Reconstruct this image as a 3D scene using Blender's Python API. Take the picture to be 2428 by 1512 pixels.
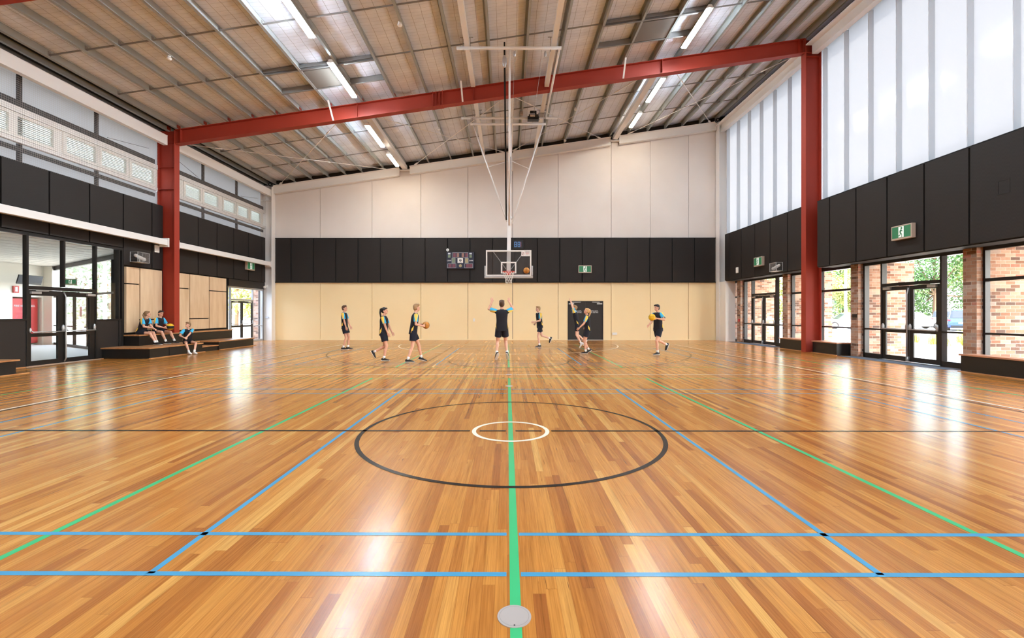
import bpy, bmesh, math, random
from mathutils import Vector, Matrix, Quaternion
C = bpy.context
S = C.scene
COL = S.collection
for o in list(bpy.data.objects):
    bpy.data.objects.remove(o, do_unlink=True)
random.seed(7)
PI = math.pi
EYE = 1.45

# ---------------------------------------------------------------- camera, world, sun, exposure
YAW = 0.0036
FPX = 1073.0
cam = bpy.data.cameras.new('camera')
cam.sensor_width = 36.0
cam.lens = FPX / 2428.0 * 36.0
cam.shift_x = (1214.0 - (1203.0 - FPX * YAW)) / 2428.0
cam.shift_y = (742.0 - 756.0) / 2428.0
cam.clip_start = 0.05
cam.clip_end = 500
camo = bpy.data.objects.new('camera', cam)
COL.objects.link(camo)
camo.location = (0, 0, EYE)
camo.rotation_euler = (PI / 2, 0, YAW)
S.camera = camo

W = bpy.data.worlds.new('world')
S.world = W
W.use_nodes = True
wn, wl = W.node_tree.nodes, W.node_tree.links
bg = wn['Background']
sky = wn.new('ShaderNodeTexSky')
sky.sky_type = 'NISHITA'
sky.sun_disc = False
sky.sun_elevation = math.radians(48)
sky.sun_rotation = math.radians(150)
sky.air_density = 1.0
sky.dust_density = 3.0
sky.ozone_density = 1.0
mixw = wn.new('ShaderNodeMixRGB')
mixw.inputs[0].default_value = 0.80
mixw.inputs[2].default_value = (0.41, 0.46, 0.52, 1)
wl.new(sky.outputs[0], mixw.inputs[1])
wl.new(mixw.outputs[0], bg.inputs[0])
bg.inputs[1].default_value = 3.5

sun = bpy.data.lights.new('sun', 'SUN')
sun.energy = 5.4
sun.angle = math.radians(1.0)
sun.color = (1.0, 0.95, 0.88)
suno = bpy.data.objects.new('sun', sun)
COL.objects.link(suno)
# light comes from behind and to the right of the camera
sd = Vector((-0.42, 0.62, -0.80)).normalized()
suno.rotation_euler = sd.to_track_quat('-Z', 'Y').to_euler()
suno.location = (20, -20, 30)

S.view_settings.view_transform = 'Standard'
S.view_settings.look = 'None'
S.view_settings.gamma = 1.0
S.view_settings.use_curve_mapping = False
S.view_settings.exposure = 1.82
cy = S.cycles
cy.max_bounces = 7
cy.diffuse_bounces = 4
cy.glossy_bounces = 3
cy.transmission_bounces = 4
cy.transparent_max_bounces = 12
cy.caustics_reflective = False
cy.caustics_refractive = False
cy.sample_clamp_indirect = 8.0
cy.use_denoising = True

# ---------------------------------------------------------------- helpers
def lin(c):
    return tuple(((v / 255.0) / 12.92 if v / 255.0 <= 0.04045 else (((v / 255.0) + 0.055) / 1.055) ** 2.4) for v in c) + (1.0,)

M = {}
def mat(name, rgb=(128, 128, 128), rough=0.6, metal=0.0, spec=0.5, emit=None, es=0.0, alpha=1.0):
    m = bpy.data.materials.new(name)
    m.use_nodes = True
    b = m.node_tree.nodes['Principled BSDF']
    b.inputs['Base Color'].default_value = lin(rgb)
    b.inputs['Roughness'].default_value = rough
    b.inputs['Metallic'].default_value = metal
    b.inputs['Specular IOR Level'].default_value = spec
    if emit:
        b.inputs['Emission Color'].default_value = lin(emit)
        b.inputs['Emission Strength'].default_value = es
    if alpha < 1:
        b.inputs['Alpha'].default_value = alpha
    M[name] = m
    return m

class NT:
    """small node-tree helper"""
    def __init__(s, m):
        s.m = m; s.n = m.node_tree.nodes; s.l = m.node_tree.links
        s.b = s.n.get('Principled BSDF')
    def new(s, t, **k):
        nd = s.n.new(t)
        for a, v in k.items():
            setattr(nd, a, v)
        return nd
    def put(s, v, sock):
        if isinstance(v, (int, float)):
            sock.default_value = v
        elif isinstance(v, tuple):
            sock.default_value = v
        else:
            s.l.new(v, sock)
    def math(s, op, a, b=0.0, c=None):
        nd = s.new('ShaderNodeMath', operation=op)
        s.put(a, nd.inputs[0]); s.put(b, nd.inputs[1])
        if c is not None:
            s.put(c, nd.inputs[2])
        return nd.outputs[0]
    def mix(s, f, a, b, mode='MIX'):
        nd = s.new('ShaderNodeMixRGB', blend_type=mode)
        s.put(f, nd.inputs[0]); s.put(a, nd.inputs[1]); s.put(b, nd.inputs[2])
        return nd.outputs[0]
    def xyz(s, x, y, z):
        nd = s.new('ShaderNodeCombineXYZ')
        s.put(x, nd.inputs[0]); s.put(y, nd.inputs[1]); s.put(z, nd.inputs[2])
        return nd.outputs[0]
    def pos(s):
        g = s.new('ShaderNodeNewGeometry')
        sp = s.new('ShaderNodeSeparateXYZ')
        s.l.new(g.outputs['Position'], sp.inputs[0])
        return sp.outputs[0], sp.outputs[1], sp.outputs[2], g
    def noise(s, vec, scale=5.0, detail=2.0, rough=0.5):
        nd = s.new('ShaderNodeTexNoise')
        s.l.new(vec, nd.inputs['Vector'])
        nd.inputs['Scale'].default_value = scale
        nd.inputs['Detail'].default_value = detail
        nd.inputs['Roughness'].default_value = rough
        return nd.outputs['Fac']
    def white(s, vec):
        nd = s.new('ShaderNodeTexWhiteNoise', noise_dimensions='3D')
        s.l.new(vec, nd.inputs['Vector'])
        return nd.outputs['Value']
    def ramp(s, f, stops):
        nd = s.new('ShaderNodeValToRGB')
        s.l.new(f, nd.inputs[0])
        e = nd.color_ramp.elements
        while len(e) < len(stops):
            e.new(0.5)
        for k, (p, c) in enumerate(stops):
            e[k].position = p; e[k].color = c
        return nd.outputs[0]
    def bump(s, h, strength, dist=0.01):
        nd = s.new('ShaderNodeBump')
        nd.inputs['Strength'].default_value = strength
        nd.inputs['Distance'].default_value = dist
        s.l.new(h, nd.inputs['Height'])
        s.l.new(nd.outputs[0], s.b.inputs['Normal'])

# plain materials
mat('black_panel', (40, 35, 32), 0.62, spec=0.35)
mat('black_gap', (14, 12, 12), 0.8)
mat('dark_frame', (27, 24, 23), 0.4, 0.1)
mat('dark_panel', (37, 32, 30), 0.5)
mat('red_steel', (160, 50, 30), 0.58, spec=0.5)
mat('white_steel', (236, 232, 228), 0.45)
mat('white_paint', (240, 236, 230), 0.6)
mat('grey_white', (205, 210, 216), 0.5)
mat('galv', (164, 167, 164), 0.5, 0.15)
mat('galv_dark', (140, 138, 136), 0.5, 0.15)
mat('dark_void', (52, 45, 40), 0.9)
mat('hatch', (120, 112, 104), 0.6)
mat('chrome', (190, 190, 192), 0.25, 0.9)
mat('alu', (190, 190, 190), 0.35, 0.6)
mat('steel_plate', (186, 178, 174), 0.42, 0.35)
mat('red_plastic', (200, 30, 30), 0.4)
mat('red_door', (205, 40, 50), 0.4)
mat('rim_red', (225, 60, 35), 0.4)
mat('net_white', (240, 236, 228), 0.8)
mat('black_plastic', (18, 18, 20), 0.4)
mat('black_rubber', (16, 16, 16), 0.8)
mat('bench_face', (20, 18, 17), 0.45)
mat('mat_grey', (70, 78, 88), 0.95)
mat('cream', (242, 236, 222), 0.7)
mat('text_white', (245, 245, 245), 0.6)
mat('text_black', (20, 20, 20), 0.6)
mat('exit_green', (52, 120, 84), 0.5, emit=(40, 150, 95), es=0.04)
mat('exit_white', (240, 245, 240), 0.5, emit=(240, 250, 240), es=0.12)
mat('sign_body', (190, 172, 156), 0.5)
mat('navy', (28, 34, 56), 0.5)
mat('led_red', (120, 60, 75), 0.4)
mat('led_brown', (150, 110, 100), 0.4)
mat('led_green', (120, 135, 110), 0.4)
mat('led_tan', (170, 155, 115), 0.4)
mat('led_blue', (80, 120, 160), 0.4, emit=(90, 120, 170), es=0.25)
mat('lamp_glow', (255, 250, 240), 0.5, emit=(226, 243, 255), es=58.0)
mat('lamp_glow_end', (255, 250, 240), 0.5, emit=(255, 240, 215), es=26.0)
mat('lamp_body', (225, 222, 215), 0.5)
mat('court_green', (62, 176, 114), 0.24, spec=0.24)
mat('court_blue', (72, 146, 184), 0.24, spec=0.24)
mat('court_black', (15, 12, 11), 0.24, spec=0.24)
mat('court_white', (240, 230, 208), 0.24, spec=0.24)
mat('skin', (226, 172, 146), 0.6, spec=0.3)
mat('skin_pale', (236, 188, 164), 0.6, spec=0.3)
mat('lips', (190, 105, 100), 0.5)
mat('eye', (40, 30, 28), 0.3)
mat('shirt_black', (22, 21, 30), 0.85)
mat('shorts_navy', (20, 22, 38), 0.85)
mat('sleeve_blue', (60, 175, 222), 0.8)
mat('sleeve_yellow', (246, 205, 90), 0.8)
mat('sock', (238, 236, 236), 0.9)
mat('shoe_black', (16, 16, 18), 0.6)
mat('shoe_white', (225, 222, 220), 0.6)
mat('sole_white', (215, 208, 200), 0.6)
mat('hair_brown', (84, 58, 42), 0.6)
mat('hair_dark', (34, 26, 24), 0.55)
mat('hair_sandy', (168, 132, 92), 0.6)
mat('hair_blonde', (206, 162, 108), 0.6)
mat('hair_lightbrown', (136, 104, 72), 0.6)
mat('ball_yellow', (245, 190, 30), 0.55)
mat('ball_black', (20, 18, 18), 0.55)
mat('ball_tan', (196, 128, 50), 0.6)
mat('car_white', (150, 152, 156), 0.25)
mat('car_blue', (60, 86, 150), 0.25, 0.3)
mat('car_glass', (40, 46, 52), 0.1)
mat('tail_red', (190, 40, 50), 0.3)
mat('trunk', (110, 84, 62), 0.9)
mat('pavement', (196, 190, 180), 0.9)
mat('asphalt', (150, 148, 146), 0.9)
mat('soffit_white', (235, 235, 235), 0.7)

def noisy(name, rgb, rgb2, scale=3.0, rough=0.8, stretch=(1, 1, 1), bump=0.0, detail=4.0):
    m = mat(name, rgb, rough)
    t = NT(m)
    x, y, z, g = t.pos()
    v = t.xyz(t.math('MULTIPLY', x, stretch[0]), t.math('MULTIPLY', y, stretch[1]), t.math('MULTIPLY', z, stretch[2]))
    f = t.noise(v, scale, detail)
    t.l.new(t.ramp(f, [(0.3, lin(rgb)), (0.7, lin(rgb2))]), t.b.inputs['Base Color'])
    if bump:
        t.bump(f, bump)
    return m
noisy('leaf_green', (52, 92, 44), (98, 130, 66), 1.2, 0.7)
noisy('leaf_pale', (120, 140, 62), (176, 176, 96), 1.0, 0.7)
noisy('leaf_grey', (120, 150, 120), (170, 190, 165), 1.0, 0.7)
noisy('mulch', (150, 110, 85), (205, 180, 150), 6.0, 0.95)
noisy('grass', (150, 170, 70), (215, 215, 120), 3.0, 0.9)
noisy('plywood', (214, 180, 142), (232, 204, 168), 1.6, 0.55, (1, 3.0, 0.5), detail=6.0)
noisy('bench_wood', (168, 110, 68), (204, 150, 100), 4.0, 0.35, (6, 1.0, 6))
noisy('bench_wood_right', (168, 112, 84), (200, 146, 112), 4.0, 0.3, (6, 1.0, 6))
noisy('wall_cream', (250, 224, 174), (252, 229, 182), 0.5, 0.6, detail=2.0)
noisy('wall_white', (226, 216, 208), (232, 223, 216), 0.5, 0.7, detail=2.0)

# insulation blanket with safety wire mesh
m = mat('insulation', (236, 236, 240), 0.9, spec=0.2)
t = NT(m)
x, y, z, g = t.pos()
n1 = t.noise(t.xyz(x, t.math('MULTIPLY', y, 1.6), 0.0), 1.7, 3)
base = t.ramp(n1, [(0.30, lin((222, 226, 238))), (0.70, lin((236, 240, 250)))])
wob = t.math('MULTIPLY', t.noise(t.xyz(x, y, 0.0), 2.5, 2), 0.05)
def wire(t, c, pitch, w):
    f = t.math('FRACT', t.math('DIVIDE', t.math('ADD', c, wob), pitch))
    return t.math('LESS_THAN', f, w / pitch)
wx = wire(t, x, 0.30, 0.010)
wy = wire(t, y, 0.15, 0.006)
w = t.math('MAXIMUM', wx, t.math('MULTIPLY', wy, 0.75))
t.l.new(t.mix(t.math('MULTIPLY', w, 0.6), base, lin((96, 82, 74))), t.b.inputs['Base Color'])
t.bump(n1, 0.5, 0.08)

# timber strip floor
m = mat('timber_floor', (200, 130, 70), 0.16, spec=0.34)
t = NT(m)
x, y, z, g = t.pos()
BW = 0.066
u = t.math('DIVIDE', x, BW)
i = t.math('FLOOR', u)
fu = t.math('FRACT', u)
ri = t.white(t.xyz(i, 3.3, 1.7))
yy = t.math('ADD', t.math('DIVIDE', y, t.math('ADD', 1.3, t.math('MULTIPLY', ri, 1.4))), t.math('MULTIPLY', ri, 37.0))
j = t.math('FLOOR', yy)
fj = t.math('FRACT', yy)
rij = t.white(t.xyz(i, j, 0.5))
rij2 = t.white(t.xyz(i, j, 9.5))
c1 = t.ramp(rij, [(0.0, lin((158, 94, 42))), (0.15, lin((180, 115, 51))), (0.5, lin((193, 129, 59))), (0.88, lin((201, 139, 67))), (1.0, lin((216, 163, 90)))])
gv = t.xyz(t.math('ADD', t.math('MULTIPLY', x, 45.0), t.math('MULTIPLY', rij2, 60.0)), t.math('ADD', t.math('MULTIPLY', y, 1.6), t.math('MULTIPLY', rij, 40.0)), t.math('MULTIPLY', rij2, 20.0))
g1 = t.noise(gv, 1.0, 5, 0.65)
gv2 = t.xyz(t.math('MULTIPLY', x, 160.0), t.math('MULTIPLY', y, 3.0), t.math('MULTIPLY', rij2, 9.0))
g2 = t.noise(gv2, 1.0, 3, 0.6)
gr = t.ramp(g1, [(0.25, (0.52, 0.46, 0.40, 1)), (0.42, (0.86, 0.83, 0.78, 1)), (0.60, (1.03, 1.02, 1.0, 1)), (0.8, (1.12, 1.12, 1.08, 1))])
c2 = t.mix(0.85, c1, gr, 'MULTIPLY')
gr2 = t.ramp(g2, [(0.30, (0.74, 0.68, 0.62, 1)), (0.62, (1.05, 1.05, 1.05, 1))])
c3 = t.mix(0.8, c2, gr2, 'MULTIPLY')
# dark gum veins
vn = t.noise(t.xyz(t.math('ADD', t.math('MULTIPLY', x, 70.0), t.math('MULTIPLY', rij, 80.0)), t.math('MULTIPLY', y, 2.6), 2.0), 1.0, 2, 0.5)
vein = t.math('GREATER_THAN', vn, 0.745)
c4 = t.mix(t.math('MULTIPLY', vein, 0.75), c3, lin((74, 36, 20)))
gap = t.math('MAXIMUM', t.math('LESS_THAN', fu, 0.022), t.math('LESS_THAN', fj, 0.0018))
c5 = t.mix(t.math('MULTIPLY', gap, 0.45), c4, lin((92, 48, 24)))
t.l.new(c5, t.b.inputs['Base Color'])
rr = t.math('ADD', 0.215, t.math('MULTIPLY', rij2, 0.015))
t.l.new(rr, t.b.inputs['Roughness'])
# boards cup slightly, which draws reflections out along them
cup = t.math('ADD', t.math('MULTIPLY', t.math('ABSOLUTE', t.math('SUBTRACT', fu, 0.5)), 0.5), t.math('MULTIPLY', g1, 0.25))
t.bump(cup, 0.02, 0.01)
t.b.inputs['Coat Weight'].default_value = 0.07
t.b.inputs['Coat Roughness'].default_value = 0.16
t.b.inputs['Coat IOR'].default_value = 1.5

# clay brick
m = mat('brick', (170, 120, 90), 0.85, spec=0.2)
t = NT(m)
x, y, z, g = t.pos()
sn = t.new('ShaderNodeSeparateXYZ'); t.l.new(g.outputs['Normal'], sn.inputs[0])
ax = t.math('GREATER_THAN', t.math('ABSOLUTE', sn.outputs[0]), 0.5)
uu = t.math('ADD', t.math('MULTIPLY', ax, y), t.math('MULTIPLY', t.math('SUBTRACT', 1.0, ax), x))
row = t.math('FLOOR', t.math('DIVIDE', z, 0.086))
fr = t.math('FRACT', t.math('DIVIDE', z, 0.086))
cu = t.math('ADD', t.math('DIVIDE', uu, 0.24), t.math('MULTIPLY', t.math('MODULO', row, 2.0), 0.5))
cc = t.math('FLOOR', cu)
fc = t.math('FRACT', cu)
rb = t.white(t.xyz(cc, row, 4.0))
bc = t.ramp(rb, [(0.0, lin((96, 76, 68))), (0.2, lin((146, 104, 82))), (0.45, lin((168, 128, 106))), (0.7, lin((186, 152, 130))), (0.9, lin((158, 142, 132))), (1.0, lin((184, 104, 82)))])
bn = t.mix(0.35, bc, t.ramp(t.noise(t.xyz(x, y, z), 22, 3), [(0.3, (0.7, 0.7, 0.7, 1)), (0.7, (1.15, 1.15, 1.15, 1))]), 'MULTIPLY')
mort = t.math('MAXIMUM', t.math('LESS_THAN', fr, 0.11), t.math('LESS_THAN', fc, 0.045))
t.l.new(t.mix(mort, bn, lin((176, 166, 152))), t.b.inputs['Base Color'])
t.bump(t.math('SUBTRACT', 1.0, mort), 0.4, 0.006)

# perforated acoustic panel: faint wave of pinholes
m = M['black_panel']
t = NT(m)
x, y, z, g = t.pos()
hu = t.math('ADD', x, y)
wv = t.math('SINE', t.math('ADD', t.math('MULTIPLY', z, 210.0), t.math('MULTIPLY', t.math('SINE', t.math('MULTIPLY', hu, 60.0)), 1.6)))
t.l.new(t.mix(t.math('MULTIPLY', t.math('ADD', wv, 1.0), 0.28), lin((42, 36, 33)), lin((20, 17, 15))), t.b.inputs['Base Color'])

# court end stainless disc brushed
# clear glazing: straight-through glass with a surface reflection
def glazing(name, tint=(1, 1, 1), refl=1.0):
    m = bpy.data.materials.new(name)
    m.use_nodes = True
    n, l = m.node_tree.nodes, m.node_tree.links
    n.clear()
    out = n.new('ShaderNodeOutputMaterial')
    tr = n.new('ShaderNodeBsdfTransparent'); tr.inputs[0].default_value = tint + (1,)
    gl = n.new('ShaderNodeBsdfGlossy'); gl.inputs['Roughness'].default_value = 0.02
    lw_ = n.new('ShaderNodeLayerWeight'); lw_.inputs[0].default_value = 0.5
    fr_ = n.new('ShaderNodeMath'); fr_.operation = 'POWER'; fr_.inputs[1].default_value = 5.0
    l.new(lw_.outputs['Facing'], fr_.inputs[0])
    mu = n.new('ShaderNodeMath'); mu.operation = 'MULTIPLY_ADD'; mu.inputs[1].default_value = 0.9 * refl; mu.inputs[2].default_value = 0.035 * refl
    mx = n.new('ShaderNodeMixShader')
    l.new(fr_.outputs[0], mu.inputs[0]); l.new(mu.outputs[0], mx.inputs[0])
    l.new(tr.outputs[0], mx.inputs[1]); l.new(gl.outputs[0], mx.inputs[2]); l.new(mx.outputs[0], out.inputs[0])
    M[name] = m
glazing('glass', (0.96, 0.965, 0.955))
glazing('board_glass', (0.86, 0.86, 0.86), 1.0)

def translucent(name, col, trans=0.75, clear=0.0, gloss=0.05):
    m = bpy.data.materials.new(name)
    m.use_nodes = True
    n, l = m.node_tree.nodes, m.node_tree.links
    n.clear()
    out = n.new('ShaderNodeOutputMaterial')
    a = n.new('ShaderNodeBsdfTranslucent'); a.inputs[0].default_value = col
    d = n.new('ShaderNodeBsdfDiffuse'); d.inputs[0].default_value = col
    mx = n.new('ShaderNodeMixShader'); mx.inputs[0].default_value = trans
    l.new(d.outputs[0], mx.inputs[1]); l.new(a.outputs[0], mx.inputs[2])
    g = n.new('ShaderNodeBsdfGlossy'); g.inputs['Roughness'].default_value = 0.12
    mg = n.new('ShaderNodeMixShader'); mg.inputs[0].default_value = gloss
    l.new(mx.outputs[0], mg.inputs[1]); l.new(g.outputs[0], mg.inputs[2])
    last = mg
    if clear:
        tr = n.new('ShaderNodeBsdfTransparent')
        mt = n.new('ShaderNodeMixShader'); mt.inputs[0].default_value = clear
        l.new(mg.outputs[0], mt.inputs[1]); l.new(tr.outputs[0], mt.inputs[2])
        last = mt
    l.new(last.outputs[0], out.inputs[0])
    M[name] = m
translucent('polycarbonate', (0.32, 0.323, 0.327, 1), 0.80, 0.0)
translucent('white_mesh_sheet', (0.38, 0.372, 0.362, 1), 0.55, 0.0, 0.0)
translucent('louvre_white', (0.74, 0.74, 0.70, 1), 0.5, 0.0, 0.02)

# wire netting: procedural grid, open between the wires
def netting(name, pitch, wwire, rgb):
    m = bpy.data.materials.new(name)
    m.use_nodes = True
    t = NT(m)
    x, y, z, g = t.pos()
    a = t.math('LESS_THAN', t.math('FRACT', t.math('DIVIDE', y, pitch)), wwire / pitch)
    b = t.math('LESS_THAN', t.math('FRACT', t.math('DIVIDE', z, pitch)), wwire / pitch)
    al = t.math('MAXIMUM', a, b)
    t.b.inputs['Base Color'].default_value = lin(rgb)
    t.l.new(al, t.b.inputs['Alpha'])
    M[name] = m
netting('net_wire', 0.055, 0.0055, (150, 142, 136))
mat('girt_dark', (58, 55, 54), 0.6)

class MB:
    def __init__(s):
        s.v = []; s.f = []
    def add(s, vs, fs):
        k = len(s.v)
        s.v += [tuple(p) for p in vs]
        s.f += [tuple(k + q for q in f) for f in fs]
        return s
    nb = 0
    def box(s, x0, x1, y0, y1, z0, z1):
        if x0 > x1: x0, x1 = x1, x0
        if y0 > y1: y0, y1 = y1, y0
        if z0 > z1: z0, z1 = z1, z0
        if min(x1 - x0, y1 - y0, z1 - z0) > 0.018:      # crossing bars of one frame never share a face plane
            e = 0.0005 * (s.nb % 6); s.nb += 1
            x0 += e; x1 -= e; y0 += e; y1 -= e; z1 -= e * (z1 < 50)
        return s.add([(x0, y0, z0), (x1, y0, z0), (x1, y1, z0), (x0, y1, z0), (x0, y0, z1), (x1, y0, z1), (x1, y1, z1), (x0, y1, z1)],
                     [(0, 3, 2, 1), (4, 5, 6, 7), (0, 1, 5, 4), (1, 2, 6, 5), (2, 3, 7, 6), (3, 0, 4, 7)])
    def hexa(s, p):
        return s.add(p, [(0, 3, 2, 1), (4, 5, 6, 7), (0, 1, 5, 4), (1, 2, 6, 5), (2, 3, 7, 6), (3, 0, 4, 7)])
    def bar(s, a, b, w, h, up=(0, 0, 1)):
        """rectangular bar from a to b, w across, h along up"""
        a = Vector(a); b = Vector(b); d = (b - a).normalized(); up = Vector(up)
        r = d.cross(up)
        if r.length < 1e-6:
            r = d.cross(Vector((0, 1, 0)))
        r.normalize(); u = r.cross(d).normalized()
        P = []
        for c in (a, b):
            for (i_, j_) in ((-1, -1), (1, -1), (1, 1), (-1, 1)):
                P.append(c + r * (i_ * w / 2) + u * (j_ * h / 2))
        return s.add(P, [(0, 1, 2, 3), (7, 6, 5, 4), (0, 4, 5, 1), (1, 5, 6, 2), (2, 6, 7, 3), (3, 7, 4, 0)])
    def tube(s, pts, r, n=8, closed=False, caps=True):
        pts = [Vector(p) for p in pts]
        rs = r if isinstance(r, (list, tuple)) else [r] * len(pts)
        k = len(s.v)
        N = len(pts)
        prev = None
        for i_, p in enumerate(pts):
            if closed:
                d = pts[(i_ + 1) % N] - pts[i_ - 1]
            else:
                d = pts[min(i_ + 1, N - 1)] - pts[max(i_ - 1, 0)]
            d.normalize()
            if prev is None:
                a = d.orthogonal().normalized()
            else:
                a = (prev - d * prev.dot(d))
                a = a.normalized() if a.length > 1e-6 else d.orthogonal().normalized()
            prev = a
            b = d.cross(a)
            for q in range(n):
                th = 2 * PI * q / n
                s.v.append(tuple(p + (a * math.cos(th) + b * math.sin(th)) * rs[i_]))
        for i_ in range(N if closed else N - 1):
            for q in range(n):
                i2 = (i_ + 1) % N
                s.f.append((k + i_ * n + q, k + i_ * n + (q + 1) % n, k + i2 * n + (q + 1) % n, k + i2 * n + q))
        if not closed and caps:
            s.f.append(tuple(k + q for q in reversed(range(n))))
            s.f.append(tuple(k + (N - 1) * n + q for q in range(n)))
        return s
    def sphere(s, c, r, nu=14, nv=8, rot=None):
        """ellipsoid; r is a radius or three"""
        if isinstance(r, (int, float)): r = (r, r, r)
        c = Vector(c); k = len(s.v)
        def put(p):
            p = Vector(p)
            if rot is not None: p = rot @ p
            s.v.append(tuple(c + p))
        put((0, 0, r[2]))
        for i_ in range(1, nv):
            ph = PI * i_ / nv
            for q in range(nu):
                th = 2 * PI * q / nu
                put((r[0] * math.sin(ph) * math.cos(th), r[1] * math.sin(ph) * math.sin(th), r[2] * math.cos(ph)))
        put((0, 0, -r[2]))
        for q in range(nu):
            s.f.append((k, k + 1 + q, k + 1 + (q + 1) % nu))
        for i_ in range(nv - 2):
            for q in range(nu):
                a = k + 1 + i_ * nu
                s.f.append((a + q, a + nu + q, a + nu + (q + 1) % nu, a + (q + 1) % nu))
        e = k + 1 + (nv - 1) * nu
        a = k + 1 + (nv - 2) * nu
        for q in range(nu):
            s.f.append((a + q, e, a + (q + 1) % nu))
        return s
    def capsule(s, a, b, ra, rb, n=12):
        a = Vector(a); b = Vector(b)
        d = b - a
        L = d.length
        if L < 1e-6:
            return s.sphere(a, ra, n, 8)
        d.normalize()
        pts = []; rr_ = []
        for q in range(4):
            th = PI / 2 * q / 4
            pts.append(a - d * ra * math.cos(th)); rr_.append(max(ra * math.sin(th), 0.0005))
        pts.append(a); rr_.append(ra)
        pts.append(b); rr_.append(rb)
        for q in range(3, -1, -1):
            th = PI / 2 * q / 4
            pts.append(b + d * rb * math.cos(th)); rr_.append(max(rb * math.sin(th), 0.0005))
        return s.tube(pts, rr_, n)
    def ring(s, cx, cy_, r0, r1, z, a0=0.0, a1=2 * PI, n=96):
        """flat ring in a horizontal plane"""
        k = len(s.v)
        full = abs(a1 - a0 - 2 * PI) < 1e-6
        for q in range(n + (0 if full else 1)):
            th = a0 + (a1 - a0) * q / n
            for r in (r0, r1):
                s.v.append((cx + r * math.cos(th), cy_ + r * math.sin(th), z))
        T = n + (0 if full else 1)
        for q in range(n):
            q2 = (q + 1) % T
            s.f.append((k + 2 * q, k + 2 * q + 1, k + 2 * q2 + 1, k + 2 * q2))
        return s
    def disc(s, c, r, axis='z', n=24, depth=0.0):
        c = Vector(c)
        d = {'x': Vector((1, 0, 0)), 'y': Vector((0, 1, 0)), 'z': Vector((0, 0, 1))}[axis]
        return s.tube([c - d * depth / 2, c + d * depth / 2], r, n)
    def rect(s, x0, x1, y0, y1, z):
        return s.add([(x0, y0, z), (x1, y0, z), (x1, y1, z), (x0, y1, z)], [(0, 1, 2, 3)])
    def loft(s, rings, cap0=False, cap1=False):
        """rings: equal-length lists of points"""
        k = len(s.v); n = len(rings[0])
        for r in rings:
            s.v += [tuple(p) for p in r]
        for i_ in range(len(rings) - 1):
            for q in range(n):
                s.f.append((k + i_ * n + q, k + i_ * n + (q + 1) % n, k + (i_ + 1) * n + (q + 1) % n, k + (i_ + 1) * n + q))
        if cap0: s.f.append(tuple(k + q for q in reversed(range(n))))
        if cap1: s.f.append(tuple(k + (len(rings) - 1) * n + q for q in range(n)))
        return s
    def prism(s, poly, axis, lo, hi):
        """extrude a 2-D polygon along an axis: for 'y' poly is (x,z), for 'x' (y,z), for 'z' (x,y)"""
        def P(a, b, c):
            return {'y': (a, c, b), 'x': (c, a, b), 'z': (a, b, c)}[axis]
        A = [P(a, b, lo) for a, b in poly]; B = [P(a, b, hi) for a, b in poly]
        n = len(poly); k = len(s.v)
        s.v += A + B
        s.f.append(tuple(k + q for q in reversed(range(n)))); s.f.append(tuple(k + n + q for q in range(n)))
        for q in range(n):
            s.f.append((k + q, k + (q + 1) % n, k + n + (q + 1) % n, k + n + q))
        return s
    def build(s, name, m, parent=None, smooth=False, bevel=0.0, label=None):
        me = bpy.data.meshes.new(name)
        me.from_pydata(s.v, [], s.f)
        me.update()
        bm = bmesh.new(); bm.from_mesh(me)
        bmesh.ops.recalc_face_normals(bm, faces=bm.faces)
        bm.to_mesh(me); bm.free()
        me.materials.append(M[m] if isinstance(m, str) else m)
        if smooth:
            me.polygons.foreach_set('use_smooth', [True] * len(me.polygons))
        o = bpy.data.objects.new(name, me)
        COL.objects.link(o)
        if parent is not None:
            adopt(o, parent)
        if bevel:
            bv = o.modifiers.new('bevel', 'BEVEL'); bv.width = bevel; bv.segments = 2; bv.limit_method = 'ANGLE'; bv.angle_limit = 0.7
        if label: o['label'] = label
        return o

def wloc(o):
    p = Vector(o.location)
    q = o.parent
    while q is not None:
        p += Vector(q.location); q = q.parent
    return p
def adopt(o, parent):
    """parent without moving: everything is modelled in room coordinates; only top-level Empties carry a location"""
    o.parent = parent
    r = parent
    while r.parent is not None:
        r = r.parent
    if parent.parent is None:
        o.matrix_parent_inverse = Matrix.Translation(-Vector(parent.location)) if parent.type == 'EMPTY' else Matrix.Identity(4)

def thing(name, label, cat, loc, group=None, kind=None):
    o = bpy.data.objects.new(name, None)
    COL.objects.link(o)
    o.location = loc
    o.empty_display_size = 0.1
    if label: o['label'] = label
    if cat: o['category'] = cat
    if group: o['group'] = group
    if kind: o['kind'] = kind
    return o
def tag(o, label, cat, group=None, kind=None):
    o['label'] = label; o['category'] = cat
    if group: o['group'] = group
    if kind: o['kind'] = kind
    return o
def struct(o, label=None):
    o['kind'] = 'structure'
    if label: o['label'] = label
    return o
def sthing(name, loc, label=None):
    o = thing(name, label, None, loc)
    o['kind'] = 'structure'
    return o
ORD = ['first', 'second', 'third', 'fourth', 'fifth', 'sixth', 'seventh', 'eighth', 'ninth', 'tenth', 'eleventh', 'twelfth', 'thirteenth',
       'fourteenth', 'fifteenth', 'sixteenth', 'seventeenth', 'eighteenth', 'nineteenth', 'twentieth', 'twenty-first', 'twenty-second', 'twenty-third', 'twenty-fourth']

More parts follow.
